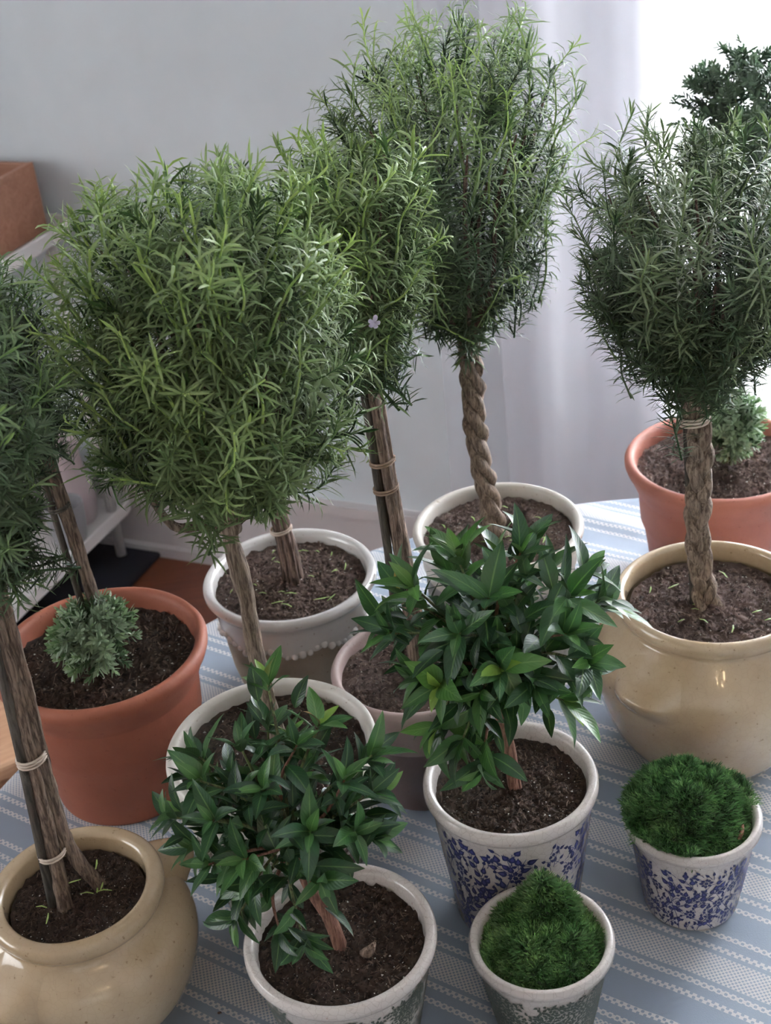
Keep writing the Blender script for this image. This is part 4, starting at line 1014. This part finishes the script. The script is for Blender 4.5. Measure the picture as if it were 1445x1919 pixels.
# local frame: -x to the left along the wall, -y out into the room
CW, CDp = .48, .72
def tray(z, name):
    V, F = [], []; rc = .055
    def loop(ins, zz):
        pts = []
        for cx, cy, a0 in ((-rc, -rc, 0), (-CW+rc, -rc, 90), (-CW+rc, -CDp+rc, 180), (-rc, -CDp+rc, 270)):
            for k in range(7):
                a = math.radians(a0+15*k); pts.append((cx+(rc-ins)*math.cos(a), cy+(rc-ins)*math.sin(a), zz))
        return pts
    levels = [loop(.006, z-.008), loop(0, z-.004), loop(0, z+.024), loop(.003, z+.027), loop(.006, z+.024), loop(.010, z)]
    n = 28
    for l in levels: V += l
    for i in range(len(levels)-1):
        for k in range(n): F.append((i*n+k, i*n+(k+1) % n, (i+1)*n+(k+1) % n, (i+1)*n+k))
    F.append(tuple(range(n))[::-1]); F.append(tuple(5*n+k for k in range(n)))
    o = link_mesh(name, V, F, M['white_metal'], ct, False); return o
tray(.835, 'top_shelf'); tray(.140, 'lower_shelf')
for x in (-.045, -CW+.045):
    for y in (-.055, -CDp+.055):
        tube('post', [Vector((x, y, .012)), Vector((x, y, .4)), Vector((x, y, .834))], .0125, M['white_metal'], ct, 12)
        tube('foot', [Vector((x, y, .0)), Vector((x, y, .006)), Vector((x, y, .013))], [.016, .017, .013], M['white_metal'], ct, 12)
        tube('collar', [Vector((x, y, .775)), Vector((x, y, .786)), Vector((x, y, .797))], [.014, .018, .014], M['white_metal'], ct, 12)
# wooden crate on the top shelf
cr = bpy.data.objects.new('wooden_crate', None); COL.objects.link(cr)
cr.matrix_world = Matrix.Translation(rp(0, 0, 0)) 
base = Matrix.Translation(CO)@Matrix.Rotation(WANG, 4, 'Z')
cr.matrix_world = base@Matrix.Translation((-.062, -.030, .8355))
tag(cr, 'open reddish-brown wooden crate on the white trolley top', 'crate')
W_, D_c, Hc, tk = .36, .46, .150, .013
def cb(name, c, s, mat='crate'):
    o = boxes(name, [(c, s, 0)], M[mat], cr); bevel(o, .002, 2); return o
z = .075
cb('side_board', (-tk/2, -D_c/2, z), (tk, D_c, .150)); cb('side_board', (-W_+tk/2, -D_c/2, z), (tk, D_c, .150))
cb('end_board', (-W_/2, -tk/2, z), (W_-2*tk-.001, tk, .148)); cb('end_board', (-W_/2, -D_c+tk/2, z), (W_-2*tk-.001, tk, .148))
cb('bottom_board', (-W_/2, -D_c/2, .006), (W_-2*tk-.002, D_c-2*tk-.002, .010), 'crate_in')
for y in (-.03, -D_c+.03): cb('corner_block', (-tk-.009, y, .07), (.016, .03, .12)); cb('corner_block', (-W_+tk+.009, y, .07), (.016, .03, .12))
# vessels on the lower shelf
def vessel(name, loc, prof, mat, label, cat):
    o = bpy.data.objects.new(name, None); COL.objects.link(o); o.matrix_world = base@Matrix.Translation(loc); tag(o, label, cat)
    return o
v1 = vessel('pitcher', (-.115, -.110, .1405), None, None, 'grey and pink enamel pitcher on the trolley lower shelf, near its right post', 'pitcher')
lathe('body', smooth_prof([(.045, 0), (.055, .004), (.062, .06), (.050, .13), (.046, .17), (.054, .20), (.051, .20), (.043, .17), (.046, .13), (.05, .01)], 4), M['pale_pink'], v1, 40)
tube('handle', curve3([Vector((-.047, 0, .175)), Vector((-.085, 0, .165)), Vector((-.088, 0, .11)), Vector((-.057, 0, .075))], 6), .006, M['pale_pink'], v1, 8)
v2 = vessel('bucket', (-.245, -.150, .1405), None, None, 'dull grey metal bucket on the trolley lower shelf, left of the pitcher', 'bucket')
lathe('body', [(.055, 0), (.058, .003), (.078, .165), (.081, .168), (.081, .172), (.077, .172), (.075, .165), (.056, .008), (.054, .006)], M['grey_metal'], v2, 40)
tube('handle', curve3([Vector((-.080, 0, .16)), Vector((-.06, -.03, .205)), Vector((0, -.045, .225)), Vector((.06, -.03, .205)), Vector((.080, 0, .16))], 6), .003, M['grey_metal'], v2, 6)
v3 = vessel('pitcher', (-.060, -.205, .1405), None, None, 'darker grey cup on the lower shelf edge of the trolley', 'cup')
lathe('body', smooth_prof([(.030, 0), (.036, .004), (.044, .05), (.046, .10), (.043, .10), (.041, .05), (.032, .008)], 4), M['grey_metal'], v3, 32)
v3.name = 'cup'
# black mat under the trolley
bm_ = boxes('floor_mat', [((0, 0, 0), (.52, .80, .014), 0)], M['black']); bevel(bm_, .005, 3)
bm_.matrix_world = base@Matrix.Translation((-.215, -.34, .0075))
tag(bm_, 'black mat lying on the wooden floor under the trolley', 'mat')
# light wooden stool beyond the table's left edge
st = thing('wooden_stool', 'light wooden stool seat seen past the left edge of the table', 'stool', (-.79, 1.72, FLOOR), .5)
o = boxes('seat', [((0, 0, .440), (.36, .36, .035), 0)], M['stool'], st); bevel(o, .01, 3)
for sx in (-1, 1):
    for sy in (-1, 1):
        tube('leg', [Vector((sx*.16, sy*.16, 0)), Vector((sx*.145, sy*.145, .2)), Vector((sx*.13, sy*.13, .423))], [.014, .016, .019], M['stool'], st, 12)
for a, b in (((-.15, -.15), (.15, -.15)), ((-.15, .15), (.15, .15))):
    tube('stretcher', [Vector((a[0], a[1], .18)), Vector((0, a[1], .18)), Vector((b[0], b[1], .18))], .009, M['stool'], st, 10)
